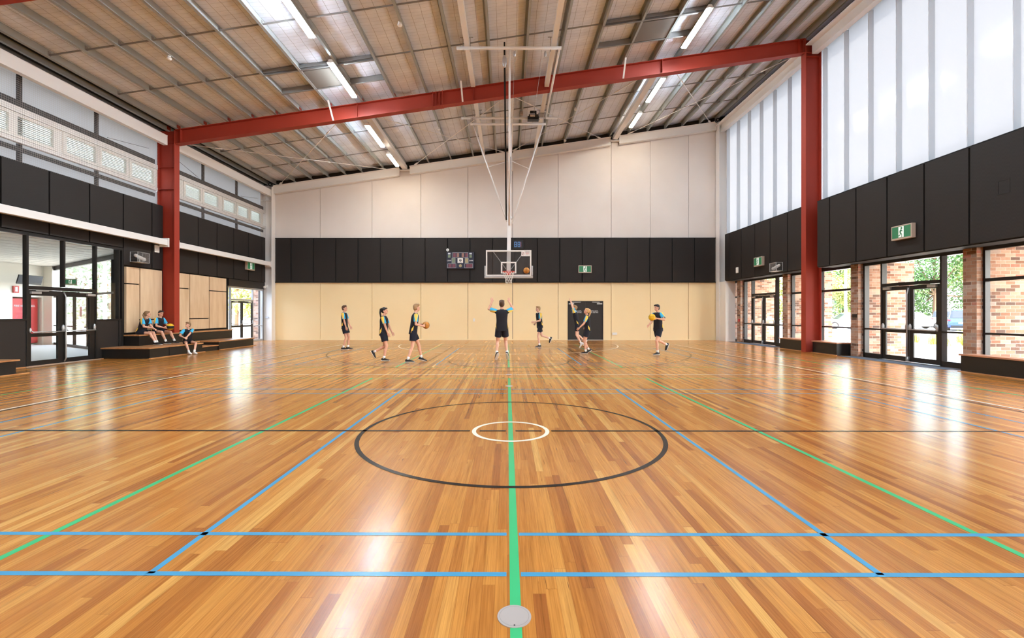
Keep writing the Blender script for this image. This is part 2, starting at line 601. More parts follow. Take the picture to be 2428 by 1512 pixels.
def lettering(text, size, m, loc, rot, parent, name='lettering', align='CENTER', extrude=0.001):
    cu = bpy.data.curves.new(name, 'FONT')
    cu.body = text; cu.size = size; cu.extrude = extrude; cu.align_x = align; cu.align_y = 'CENTER'
    cu.materials.append(M[m])
    tmp = bpy.data.objects.new(name, cu)
    COL.objects.link(tmp)
    C.view_layer.update()
    dg = C.evaluated_depsgraph_get()
    me = bpy.data.meshes.new_from_object(tmp.evaluated_get(dg))
    bpy.data.objects.remove(tmp, do_unlink=True)
    R = rot.to_matrix().to_4x4() if hasattr(rot, 'to_matrix') else rot
    me.transform(Matrix.Translation(Vector(loc)) @ R)
    me.materials.clear(); me.materials.append(M[m])
    o = bpy.data.objects.new(name, me)
    COL.objects.link(o)
    adopt(o, parent)
    return o
from mathutils import Euler
ROT_BACK = Euler((PI / 2, 0, 0))            # readable from the court, on the far wall
ROT_RIGHT = Euler((PI / 2, 0, -PI / 2))     # on the right wall, facing -X
ROT_LEFT = Euler((PI / 2, 0, PI / 2))       # on the left wall, facing +X
# ---------------------------------------------------------------- room shell
XL, XR = -12.95, 11.87          # inner faces of the left wall and of the right glazing line
YB, YF = -13.2, 24.3            # near end behind the camera, far wall
PITCH = 0.143
def zp(x):                      # underside of the purlins (top of the rafters)
    return 8.33 + PITCH * (x + 12.11)
FY = 16.94                      # centre line of the red frame

fl = struct(MB().box(XL - 0.1, XR + 0.05, YB, YF, -0.12, 0).build('floor', 'timber_floor'), 'glossy strip timber sports floor with painted court lines')
CX, CYY = 0.04, 5.57
# volleyball courts (green)
g = MB(); z0 = 0.0012; w2 = 0.0275
def vline(mb, x, y0, y1, z, hw=0.025): mb.rect(x - hw, x + hw, y0, y1, z)
def hline(mb, y, x0, x1, z, hw=0.025): mb.rect(x0, x1, y - hw, y + hw, z)
for (ya, yb) in ((CYY - 4.5, CYY + 4.5), (12.1, 21.1)):
    vline(g, CX, ya, yb, z0, w2)
    for sx in (-3.04, 3.04): vline(g, CX + sx, ya, yb, z0)
    for yy_ in (ya, yb): hline(g, yy_, CX - 9, CX + 9, z0, 0.02)
    for sx in (-9, 9): vline(g, CX + sx, ya, yb, z0)
g.build('volleyball_court_lines', 'court_green', fl, label='green painted court lines')
b = MB(); z1 = 0.0016
for (ya, yb) in ((2.512, 8.62), (12.65, 18.75)):
    for yy_ in (ya, ya + 0.455, yb - 0.455, yb):
        hline(b, yy_, CX - 6.75, CX - 0.045, z1, 0.02); hline(b, yy_, CX + 0.035, CX + 6.75, z1, 0.02)
    for sx in (-2.03, 2.03, -5.99, 5.99, -6.75, 6.75): vline(b, CX + sx, ya, yb, z1, 0.02)
b.build('badminton_court_lines', 'court_blue', fl, label='blue painted court lines')
k = MB(); z2 = 0.0020
hline(k, CYY, CX - 7.55, CX - 0.5, z2); hline(k, CYY, CX - 0.38, CX - 0.06, z2); hline(k, CYY, CX + 0.06, CX + 0.38, z2); hline(k, CYY, CX + 0.5, CX + 7.55, z2)
for sx in (-7.52, 7.52): vline(k, CX + sx, -8.4, 19.57, z2)
hline(k, 19.57, CX - 7.5, CX + 7.5, z2)
k.ring(CX, CYY, 1.775, 1.825, z2, n=160)
for sx in (-2.42, 2.42): vline(k, CX + sx, 13.77, 19.57, z2)
hline(k, 13.77, CX - 2.45, CX + 2.45, z2)
k.ring(CX, 13.77, 1.775, 1.825, z2, PI, 2 * PI, 80)
k.ring(CX, 18.0, 6.70, 6.75, z2, PI + 0.21, 2 * PI - 0.21, 140)
for sx in (-6.6, 6.6): vline(k, CX + sx, 16.6, 19.57, z2)
k.ring(CX, 18.0, 1.225, 1.275, z2, PI, 2 * PI, 60)
hline(k, 10.66, -10.5, CX - 7.62, z2)
k.build('basketball_court_lines', 'court_black', fl, label='black painted court lines')
w = MB(); z3 = 0.0024
for sx in (-7.64, 7.64): vline(w, CX + 0.03 + sx, -9.7, 20.82, z3)
hline(w, 20.82, CX - 7.6, CX + 7.7, z3); hline(w, 10.66, CX - 7.6, CX + 7.7, z3)
w.ring(CX, CYY, 0.425, 0.475, z3, n=90)
w.ring(CX, 20.82, 4.88, 4.93, z3, PI, 2 * PI, 120)
w.build('netball_court_lines', 'court_white', fl, label='white painted court lines')

# far wall: precast panels, cream below and white above
joints = [-13.0, -10.06, -7.28, -4.65, -2.12, 0.28, 2.73, 5.57, 7.67, 9.71, 12.2]
lo = MB(); hi = MB()
dx0, dx1, dz = 3.24, 5.14, 2.10
for a, b_ in zip(joints[:-1], joints[1:]):
    a2, b2 = a + 0.009, b_ - 0.009
    if a < dx0 < b_:
        lo.box(a2, dx0, YF, YF + 0.15, 0, dz); lo.box(dx1, b2, YF, YF + 0.15, 0, dz); lo.box(a2, b2, YF, YF + 0.15, dz, 3.10)
    else:
        lo.box(a2, b2, YF, YF + 0.15, 0, 3.10)
    hi.hexa([(a2, YF, 3.10), (b2, YF, 3.10), (b2, YF + 0.15, 3.10), (a2, YF + 0.15, 3.10), (a2, YF, zp(a2) - 0.1), (b2, YF, zp(b2) - 0.1), (b2, YF + 0.15, zp(b2) - 0.1), (a2, YF + 0.15, zp(a2) - 0.1)])
struct(lo.build('wall_back', 'wall_cream'), 'cream painted precast concrete far wall below the black band')
struct(hi.build('wall_back_upper', 'wall_white'), 'off white precast concrete far wall above the black band')
struct(MB().box(-13.2, 12.3, YF + 0.15, YF + 0.3, -0.1, 9.2).prism([(-13.2, 9.2), (12.3, 9.2), (12.3, zp(12.3) + 0.3), (-13.2, zp(-13.2) + 0.3)], 'y', YF + 0.15, YF + 0.3).build('wall_back_core', 'dark_void'))
struct(MB().prism([(-13.1, zp(-13.1) - 0.1), (12.2, zp(12.2) - 0.1), (12.2, zp(12.2) + 0.25), (-13.1, zp(-13.1) + 0.25)], 'y', YF - 0.02, YF + 0.13).build('trim_1', 'dark_void'))
struct(MB().box(-13.6, 12.8, YB - 0.3, YB, -0.1, 12.3).build('wall_front', 'wall_white'))
struct(MB().box(-12.4, -4.6 + 7.8, YF - 0.012, YF, 0, 0.05).box(5.2, 11.1, YF - 0.012, YF, 0, 0.05).build('baseboard_back', 'wall_cream'))

# insulated roof lining
pur_x = [-12.72, -12.35, -11.35, -10.45, -9.56, -8.66, -7.77, -6.61, -5.42, -4.22, -3.03, -1.85, -0.62, 0.61, 1.81, 3.01, 4.24, 5.42, 6.40, 7.42, 8.35, 9.27, 10.20, 11.05]
PD = 0.25
cl = MB()
xs = [-13.3]
for a, b_ in zip(pur_x[:-1], pur_x[1:]):
    xs += [a, a + (b_ - a) * 0.25, a + (b_ - a) * 0.5, a + (b_ - a) * 0.75]
xs += [pur_x[-1], 12.3]
ys = [YB - 0.2 + (YF + 0.4 - YB) * q / 90 for q in range(91)]
def sag(x, y):
    for a, b_ in zip(pur_x[:-1], pur_x[1:]):
        if a < x < b_:
            u_ = (x - a) / (b_ - a)
            return -0.035 * math.sin(PI * u_) * (1 + 0.5 * math.sin(y * 1.9 + a * 3))
    return 0.0
for y_ in ys:
    for x_ in xs:
        cl.v.append((x_, y_, zp(x_) + PD + 0.01 + sag(x_, y_)))
nx = len(xs)
for j_ in range(len(ys) - 1):
    for i_ in range(nx - 1):
        a = j_ * nx + i_
        cl.f.append((a, a + 1, a + nx + 1, a + nx))
struct(MB().prism([(-13.5, zp(-13.5) + 0.20), (-12.36, zp(-12.36) + 0.20), (-12.36, zp(-12.36) + 0.235), (-13.5, zp(-13.5) + 0.235)], 'y', YB, YF).build('trim_7', 'black_gap'))  # black sheet added for the shade in the eave recess, not a real trim
ceil = struct(cl.build('ceiling', 'insulation', smooth=True), 'pinkish insulation blanket held up by safety wire mesh under the roof')
struct(MB().prism([(-13.4, zp(-13.4) + 0.4), (12.5, zp(12.5) + 0.4), (12.5, zp(12.5) + 0.5), (-13.4, zp(-13.4) + 0.5)], 'y', YB - 0.5, YF + 0.6).build('ceiling_deck', 'grey_white'))

# ---------------------------------------------------------------- left wall, upper part (bays between frames)
bays = [(16.94, 24.1), (9.45, 16.94)]
struct(MB().box(-13.12, -13.10, YB, YF, 5.30, 6.0).box(-13.12, -13.10, YB, YF, 6.8, 8.9).build('wall_left_sheeting', 'white_mesh_sheet'), 'white translucent sheeting behind the netting at the top of the left wall')
lw = MB()
lw.box(-13.2, -12.98, YB, 10.6 - 3.9, 0, 5.40)                        # behind the camera's view
lw.box(-13.2, -12.98, 6.7, 15.12, 3.62, 5.40)
lw.box(-13.2, -12.98, 15.12, 20.90, 0, 5.40)
lw.box(-13.2, -12.98, 20.90, YF, 2.72, 5.40)
lw.box(-13.2, -12.98, 23.93, YF, 0, 2.72)
struct(lw.build('wall_left', 'dark_panel'), 'dark lining of the left wall behind panels and benches')
sk = MB().box(-13.5, -12.6, YB, YF, 8.6, 8.66)
struct(sk.build('trim_2', 'dark_void'))
struct(MB().box(-13.45, -13.3, YB, YF, 7.9, 8.9).build('trim_3', 'dark_void'))

def lname(k, side): return '%s bay' % ('far' if k == 0 else 'near')
for k, (ya, yb) in enumerate(bays):
    bn = lname(k, 'left')
    a2, b2 = ya + (0.16 if k == 0 else 0.1), yb - (0.1 if k == 0 else 0.5)
    if k == 1: a2, b2 = 5.0, 16.60
    # eaves beam
    e = MB().box(-12.66, -12.50, a2, b2, 7.62, 7.96)
    e.box(-12.74, -12.49, a2, b2, 7.96, 7.975)
    tag(e.build('eaves_beam', 'white_steel'), 'white eaves beam along the top of the left wall, %s' % bn, 'beam', 'white eaves beams')
    # two rails around the louvres
    for (nm, za, zb, pos) in (('upper', 6.72, 6.88, 'above'), ('lower', 5.94, 6.05, 'below')):
        r = MB().box(-12.95, -12.86, a2, b2, za, zb)
        tag(r.build('louvre_rail', 'white_steel'), 'white steel rail just %s the louvre windows of the left wall, %s' % (pos, bn), 'rail', 'white rails beside the louvre windows')
    for (za, zb, pos) in ((6.90, 7.10, 'above'), (5.74, 5.86, 'below')):
        r = MB().box(-13.005, -12.965, a2, b2, za, zb)
        tag(r.build('wall_girt', 'girt_dark'), 'dark horizontal wall girt behind netting %s the louvres, %s' % (pos, bn), 'girt', 'dark girts behind the netting')
    for q, yy_ in enumerate(((19.35, 21.75) if k == 0 else (12.05, 14.32))):
        r = MB().box(-13.09, -13.01, yy_ - 0.04, yy_ + 0.04, 5.42, 7.9)
        tag(r.build('wall_stud', 'girt_dark'), '%s dark upright stud behind netting in the %s of the left wall' % ('nearer' if q == 0 else 'farther', bn), 'stud', 'dark studs behind the netting')
    # netting in front
    nt = MB().rect(0, 1, 0, 1, 0); nt = MB()
    nt.add([(-12.84, a2, 5.42), (-12.84, b2, 5.42), (-12.84, b2, 7.66), (-12.84, a2, 7.66)], [(0, 1, 2, 3)])
    tag(nt.build('ball_netting', 'net_wire'), 'fine ball stop netting stretched over the louvres, %s of the left wall' % bn, 'netting', 'netting over the louvres')
    # diagonal wires behind the netting
    for (pa_, pb_, wl_) in (([(-12.95, 17.2, 7.6), (-12.95, 18.9, 7.13), 'far bay nearer the red column'], [(-12.95, 21.95, 7.13), (-12.95, 23.4, 7.40), 'far bay nearer the corner'])[0:2] if k == 0 else ([(-12.95, 14.6, 7.13), (-12.95, 16.3, 7.4), 'near bay'],)):
        tag(MB().tube([pa_, pb_], 0.010, 6).build('brace_wire', 'galv_dark'), 'thin dark brace wire behind the left netting, %s' % wl_, 'wire', 'brace wires in the left wall')
# louvre windows
lv = [(17.2, 17.85), (18.02, 19.0), (19.14, 20.15), (20.47, 21.4), (21.56, 22.5), (22.65, 23.6), (10.65, 11.68), (11.80, 12.83), (13.13, 14.15), (14.28, 15.29), (15.43, 16.46)]
for q, (a, b_) in enumerate(lv):
    if q == 0: continue
    wdw = sthing('window_%d' % (q + 20), (-12.9, (a + b_) / 2, 6.05), 'louvre window high in the left wall, %s' % ('far bay' if q < 6 else 'near bay'))
    f_ = MB(); t_ = 0.045
    f_.box(-12.96, -12.87, a - 0.06, a + t_, 6.06, 6.71).box(-12.96, -12.87, b_ - t_, b_ + 0.06, 6.06, 6.71).box(-12.96, -12.87, a, b_, 6.06, 6.14).box(-12.96, -12.87, a, b_, 6.63, 6.71)
    f_.build('window_frame', 'white_paint', wdw)
    s_ = MB()
    for n_ in range(9):
        z_ = 6.165 + n_ * 0.052
        s_.hexa([(-12.955, a + t_, z_ + 0.03), (-12.945, a + t_, z_ + 0.035), (-12.945, b_ - t_, z_ + 0.035), (-12.955, b_ - t_, z_ + 0.03),
                 (-12.90, a + t_, z_ - 0.012), (-12.895, a + t_, z_ - 0.006), (-12.895, b_ - t_, z_ - 0.006), (-12.90, b_ - t_, z_ - 0.012)])
    s_.build('louvre_slats', 'louvre_white', wdw)
struct(MB().box(-13.09, -13.08, YB, 24.2, 6.0, 6.8).build('trim_4', 'louvre_white'))
struct(MB().box(-12.97, -12.95, YB, 10.55, 6.05, 6.72).build('trim_8', 'white_paint'))
for (ya_, yb_) in ((10.55, 10.62), (16.5, 16.62), (17.1, 17.98), (23.64, 23.84), (12.89, 13.07), (20.2, 20.42)):
    struct(MB().box(-12.97, -12.90, ya_, yb_, 6.04, 6.74).build('trim_%d' % int(ya_ * 10), 'white_paint'), 'plain white filler panel in the louvre row of the left wall')

# black acoustic panel bands -------------------------------------------------
def panel_band(name, label, cuts, mk, zfun, loc, along, back):
    t_ = thing(name, label, 'wall panels', loc)
    back.build('backing', 'black_gap', t_)
    for a, b_ in zip(cuts[:-1], cuts[1:]):
        z0_, z1_ = zfun((a + b_) / 2)
        mk(a + 0.022, b_ - 0.022, z0_, z1_).build('acoustic_panel', 'black_panel', t_, bevel=0.006)
    return t_
# far wall band
cuts = [-12.44] + [-11.6 + 1.2 * q for q in range(0, 19)]
cuts = [c for c in cuts if c < 11.0] + [11.12]
panel_band('acoustic_wall_panelling', 'long band of black acoustic panels across the far wall, from column to column', cuts,
           lambda a, b_, z0_, z1_: MB().box(a, b_, YF - 0.10, YF - 0.045, z0_, z1_), lambda c: (3.13, 5.44), (-0.6, YF, 3.1), 'x',
           MB().box(-12.45, 11.13, YF - 0.045, YF, 3.08, 5.48).box(-12.45, 11.13, YF - 0.10, YF - 0.045, 5.445, 5.48).box(-12.45, 11.13, YF - 0.10, YF - 0.045, 3.08, 3.125))
# left wall bands
def lcuts(a, b_):
    c = [16.32 + 1.222 * q for q in range(-12, 9)]
    return [a] + [v for v in c if a + 0.15 < v < b_ - 0.15] + [b_]
def lz(y_): return (3.64 if y_ < 15.1 else 3.07, 5.44)
panel_band('acoustic_wall_panelling', 'black acoustic panels of the left wall, far bay, above the plywood and the far door', lcuts(17.12, 24.0),
           lambda a, b_, z0_, z1_: MB().box(-12.905, -12.85, a, b_, z0_, z1_), lz, (-12.95, 20.5, 3.1), 'y',
           MB().box(-12.975, -12.905, 17.12, 24.0, 3.05, 5.46))
panel_band('acoustic_wall_panelling', 'black acoustic panels of the left wall, near bay, above the tall foyer glazing', lcuts(1.7, 16.86),
           lambda a, b_, z0_, z1_: MB().box(-12.905, -12.85, a, b_, z0_, z1_), lz, (-12.95, 9.0, 3.6), 'y',
           MB().box(-12.975, -12.905, 1.7, 15.1, 3.62, 5.46).box(-12.975, -12.905, 15.1, 16.86, 3.05, 5.46))
# right wall bands
XP = 11.12
def rcuts(a, b_):
    c = [9.76 + 1.18 * q for q in range(-10, 13)]
    return [a] + [v for v in c if a + 0.15 < v < b_ - 0.15] + [b_]
for (a, b_, lb) in ((17.12, 23.2, 'black acoustic panels of the right wall, far bay, beyond the red column'), (0.5, 16.3, 'black acoustic panels of the right wall, near bay, above the wide glass doors')):
    panel_band('acoustic_wall_panelling', lb, rcuts(a, b_), lambda a_, b__, z0_, z1_: MB().box(XP, XP + 0.055, a_, b__, z0_, z1_), lambda c: (3.11, 5.43), (XP, (a + b_) / 2, 3.1), 'y',
               MB().box(XP + 0.055, XP + 0.12, a, b_, 3.08, 5.47).box(XP + 0.01, XP + 0.055, a, b_, 5.435, 5.47).box(XP + 0.12, 11.74, a, b_, 5.43, 5.47).box(XP + 0.12, 11.74, a, b_, 3.08, 3.12).box(XP + 0.12, 11.74, b_ - 0.03, b_, 3.12, 5.43).box(XP + 0.12, 11.74, a, a + 0.03, 3.12, 5.43))

# ---------------------------------------------------------------- right wall, upper: translucent cladding with fins
v0 = 0.0019253; dv = 0.00008373
finy = [11.5 * FPX * (v0 - dv * q) for q in range(0, 40)]
finy = [f for f in finy if f > -13]
struct(MB().box(11.74, 12.2, YB, YF, 3.12, 3.4).box(11.66, 12.0, YB, YF, 3.4, 5.50).build('wall_right', 'dark_panel'), 'dark lintel above the right hand glazing')
cladz = 11.06
for q, (a, b_) in enumerate(zip([YF] + finy, finy + [YB])):
    o = MB().box(11.66, 11.68, b_, a, 5.46, 11.45).build('window_%d' % (q + 60), 'polycarbonate')
    struct(o, 'tall translucent white cladding sheet above the panels of the right wall')
for q, y_ in enumerate(finy):
    if y_ < 9.0: continue
    o = MB().box(11.5, 11.655, y_ - 0.012, y_ + 0.012, 5.47, 11.1).build('glazing_fin', 'grey_white')
    tag(o, '%s pale upright glazing fin of the right clerestory, counted from the far wall' % ORD[q], 'fin', 'upright fins of the right clerestory')
struct(MB().box(11.69, 12.05, YB, YF, 11.3, 12.2).build('trim_5', 'dark_void'))
for k, (ya, yb) in enumerate(((17.1, 24.1), (5.0, 16.8))):
    e = MB().box(11.28, 11.5, ya, yb, 11.04, 11.36).box(11.05, 11.5, ya, yb, 11.36, 11.40)
    tag(e.build('eaves_beam', 'white_steel'), 'white eaves beam along the top of the right clerestory, %s bay' % ('far' if k == 0 else 'near'), 'beam', 'white eaves beams')

# ---------------------------------------------------------------- brick piers and blade walls on the right
def pier(ya, yb, lb):
    o = MB().box(11.65, 13.5, ya, yb, 0.0, 3.12).build('brick_pier', 'brick')
    tag(o, lb, 'pier', 'brick piers of the right wall')
    return o
pier(22.65, 23.0, 'mixed brown brick pier nearest the far wall, with a red call point')
pier(18.85, 19.2, 'mixed brown brick pier between the far doors and the red column')
pier(15.07, 15.40, 'mixed brown brick pier just this side of the red column')
pier(11.275, 11.615, 'large mixed brown brick pier this side of the near doors')
pier(7.5, 7.84, 'mixed brown brick pier nearest the camera')
struct(MB().box(11.9, 13.5, 24.0, 24.3, 0, 3.12).build('wall_right_return', 'brick'), 'brick return wall outside the farthest right window')

def rwin(n, ya, yb, label, mulls=(), left_cap=True):
    """fixed window in the right wall between ya and yb"""
    t_ = sthing('window_%d' % n, (11.85, (ya + yb) / 2, 0), label)
    f_ = MB(); X0, X1 = 11.80, 11.93; w_ = 0.055
    f_.box(X0, X1, ya, ya + w_, 0, 3.10).box(X0, X1, yb - w_, yb, 0, 3.10)
    f_.box(X0, X1, ya, yb, 3.0, 3.12).box(X0, X1, ya, yb, 0, 0.12).box(X0, X1, ya, yb, 2.23, 2.31).box(X0, X1, ya, yb, 0.92, 0.97)
    for m_ in mulls: f_.box(X0, X1, m_ - 0.03, m_ + 0.03, 0.0, 3.1)
    f_.build('window_frame', 'dark_frame', t_, bevel=0.004)
    MB().box(11.87, 11.876, ya + 0.01, yb - 0.01, 0.1, 3.05).build('window_glass', 'glass', t_)
    return t_
rwin(1, 23.0, 24.05, 'narrow window in the right wall beside the far corner')
rwin(2, 15.40, 18.85, 'window in the right wall behind the red column', (17.1,))
rwin(3, 7.84, 11.275, 'wide window in the right wall beyond the near bench')
rwin(30, -13.0, 7.5, 'windows of the right wall behind the camera', (4, 0.4, -3, -6.5, -10))

def handle_bar(t_, pts, parent, r=0.018):
    MB().tube(pts, r, 8).build('push_bar', 'alu', parent, smooth=True)
def door_unit(n, yo, where):
    """glazed entry: side light, pair of doors, side light; yo = far edge"""
    X0, X1 = 11.80, 11.93
    y3 = yo; y2 = yo - 0.72; y1 = yo - 2.68; y0_ = yo - 3.42
    t_ = sthing('window_%d' % n, (11.86, yo - 1.7, 0), 'glass side lights and transom around the %s doors of the right wall' % where)
    f_ = MB()
    for y_ in (y3 - 0.03, y2, y1, y0_ + 0.03): f_.box(X0, X1 + 0.03, y_ - 0.03, y_ + 0.03, 0, 3.10)
    f_.box(X0, X1, y0_, y3, 3.0, 3.12)
    f_.box(X0 - 0.02, X1, y1, y2, 2.27, 2.37)
    for (a, b_) in ((y2, y3), (y0_, y1)): f_.box(X0, X1, a, b_, 0, 0.15).box(X0, X1, a, b_, 0.91, 0.96)
    f_.build('window_frame', 'dark_frame', t_, bevel=0.004)
    MB().box(11.87, 11.876, y0_, y1, 0.1, 3.05).box(11.87, 11.876, y2, y3, 0.1, 3.05).box(11.87, 11.876, y1, y2, 2.3, 3.05).build('window_glass', 'glass', t_)
    ym = (y1 + y2) / 2
    for s_, (a, b_) in enumerate(((ym + 0.008, y2 - 0.035), (y1 + 0.035, ym - 0.008))):
        d_ = sthing('door_%d' % (n * 2 + s_ - 10), (11.86, (a + b_) / 2, 0), '%s leaf of the %s glass doors in the right wall' % ('farther' if s_ == 0 else 'nearer', where))
        fr_ = MB(); X2, X3 = 11.82, 11.87; sw = 0.115
        fr_.box(X2, X3, a, a + sw, 0.02, 2.26).box(X2, X3, b_ - sw, b_, 0.02, 2.26).box(X2, X3, a, b_, 2.14, 2.26).box(X2, X3, a, b_, 0.02, 0.16).box(X2, X3, a, b_, 0.86, 0.98)
        fr_.build('door_frame', 'dark_frame', d_, bevel=0.004)
        MB().box(11.843, 11.849, a + sw - 0.01, b_ - sw + 0.01, 0.12, 2.18).build('door_glass', 'glass', d_)
        zb_ = 0.97
        MB().tube([(11.81, b_ - 0.05, zb_ + 0.05), (11.74, b_ - 0.06, zb_), (11.74, a + 0.06, zb_), (11.81, a + 0.05, zb_ + 0.05)], 0.02, 8).build('push_bar', 'alu', d_, smooth=True)
        pb = MB()
        for yy_ in (a + 0.05, b_ - 0.05): pb.sphere((11.79, yy_, zb_ + 0.07), (0.04, 0.04, 0.10))
        pb.build('bar_end', 'alu', d_, smooth=True)
        yc = b_ - 0.2 if s_ == 0 else a + 0.2
        MB().box(11.76, 11.82, yc - 0.13, yc + 0.13, 2.17, 2.24).build('door_closer', 'alu', d_, bevel=0.004)
        y_a = yc + (-0.05 if s_ == 0 else 0.05); y_b = yc + (-0.42 if s_ == 0 else 0.42)
        MB().bar((11.77, y_a, 2.255), (11.79, y_b, 2.275), 0.02, 0.022).build('closer_arm', 'alu', d_)
    dn = [o for o in COL.objects if o.name.startswith('door_%d' % (n * 2 + 1 - 10)) and o.parent is None][0]
    MB().tube([(11.80, ym + 0.02, 2.2), (11.79, ym + 0.02, 2.12), (11.76, ym + 0.02, 2.0), (11.76, ym + 0.02, 0.12)], 0.017, 8).box(11.75, 11.82, ym - 0.01, ym + 0.05, 0.03, 0.17).build('lock_rod', 'alu', dn, smooth=True)
    struct(MB().box(11.72, 11.99, y1, y2, 0, 0.012).build('trim_%d' % (n + 10), 'alu'), 'metal threshold')
    tag(MB().box(11.15, 11.74, y0_ + 0.02, y3 + (0.3), 0, 0.006).build('entry_mat', 'mat_grey'), 'dark grey entry matting strip inside the %s doors of the right wall' % where, 'mat', 'entry mats')
door_unit(6, 22.63, 'far')
door_unit(7, 15.05, 'near')

# low benches along the right wall
def wall_bench(pts_top, ftop, x0, y0_, y1_, lb, x1=11.62):
    t_ = thing('wall_bench', lb, 'bench', ((x0 + x1) / 2, (y0_ + y1_) / 2, 0), 'low benches along the right wall')
    MB().box(x0 + 0.03, x1, y0_ + 0.03, y1_ - 0.03, 0, 0.40).build('bench_base', 'bench_face', t_)
    MB().box(x0, x1, y0_, y1_, 0.40, 0.44).build('bench_top', 'bench_wood_right', t_, bevel=0.004)
    MB().box(x0 - 0.02, x0 + 0.028, y0_, y1_, 0.0, 0.02).build('floor_bead', 'bench_wood', t_)
wall_bench(None, 0, 11.22, 17.13, 18.76, 'low black bench with timber top, beyond the red column on the right', 11.78)
wall_bench(None, 0, 11.22, 14.72 + 0.75, 16.75, 'low black bench with timber top, this side of the red column on the right', 11.78)
wall_bench(None, 0, 11.22, 5.0, 11.30, 'low black bench with timber top at the right edge of the photo')

# ---------------------------------------------------------------- columns
def i_column(name, label, x_in, x_out, yc, ztop, m, stiff, hw=0.13):
    """I-section column; web lies across the hall, inner flange faces the court"""
    sgn = 1 if x_out > x_in else -1
    t_ = thing(name, label, 'column', ((x_in + x_out) / 2, yc, 0))
    MB().box(x_in, x_in + sgn * 0.022, yc - hw, yc + hw, 0, ztop).build('inner_flange', m, t_)
    MB().box(x_out, x_out - sgn * 0.022, yc - hw, yc + hw, 0, ztop).build('outer_flange', m, t_)
    MB().box(x_in + sgn * 0.022, x_out - sgn * 0.022, yc - 0.008, yc + 0.008, 0, ztop).build('web', m, t_)
    for z_ in stiff:
        MB().box(x_in + sgn * 0.022, x_out - sgn * 0.022, yc - hw + 0.01, yc + hw - 0.01, z_ - 0.008, z_ + 0.008).build('stiffener', m, t_)
    return t_
i_column('steel_column', 'tall red steel column standing behind the tiered bench on the left', -12.40, -13.05, FY, zp(-12.4) - 0.02, 'red_steel', (6.07, 6.89, 7.80))
i_column('steel_column', 'tall red steel column standing between the benches on the right', 11.06, 11.64, FY, zp(11.06) - 0.02, 'red_steel', (11.12, 10.98))
i_column('corner_column', 'white steel column in the left corner of the far wall', -12.45, -13.05, 24.05, zp(-12.45) - 0.05, 'white_steel', (7.8, 7.4), 0.19)
i_column('corner_column', 'white steel column in the right corner of the far wall', 11.15, 11.64, 24.05, zp(11.15) - 0.05, 'white_steel', (), 0.19)
tag(MB().box(XP - 0.006, XP, 10.05, 10.32, 4.42, 4.45).box(XP - 0.006, XP, 10.05, 10.32, 4.12, 4.15).box(XP - 0.006, XP, 10.05, 10.08, 4.15, 4.42).box(XP - 0.006, XP, 10.29, 10.32, 4.15, 4.42).build('access_hatch', 'black_panel'), 'faint square black access hatch in the right wall panels', 'hatch')
for (x_, lb) in ((-12.80, 'left'), (11.50, 'right')):
    t_ = thing('wall_spotlight', 'small white spotlight low on the %s corner column of the far wall' % lb, 'spotlight', (x_, 23.75, 2.84), 'corner spotlights')
    MB().box(x_ - 0.05, x_ + 0.05, 23.93, 24.0, 2.82, 2.94).build('spotlight_base', 'white_paint', t_)
    MB().tube([(x_, 23.93, 2.87), (x_, 23.78, 2.80)], [0.045, 0.07], 12).build('spotlight_head', 'white_paint', t_, smooth=True)
tag(MB().box(11.17, 11.66, 23.2, 23.9, 0, 3.08).box(11.66, 11.82, 24.05, 24.28, 0, 3.08).build('column_casing', 'white_paint'), 'plain white casing between right corner column and window', 'casing')
tag(MB().box(-12.97, -12.5, 24.08, 24.28, 0, 3.05).build('column_casing', 'white_paint'), 'plain white casing beside the far left door', 'casing')
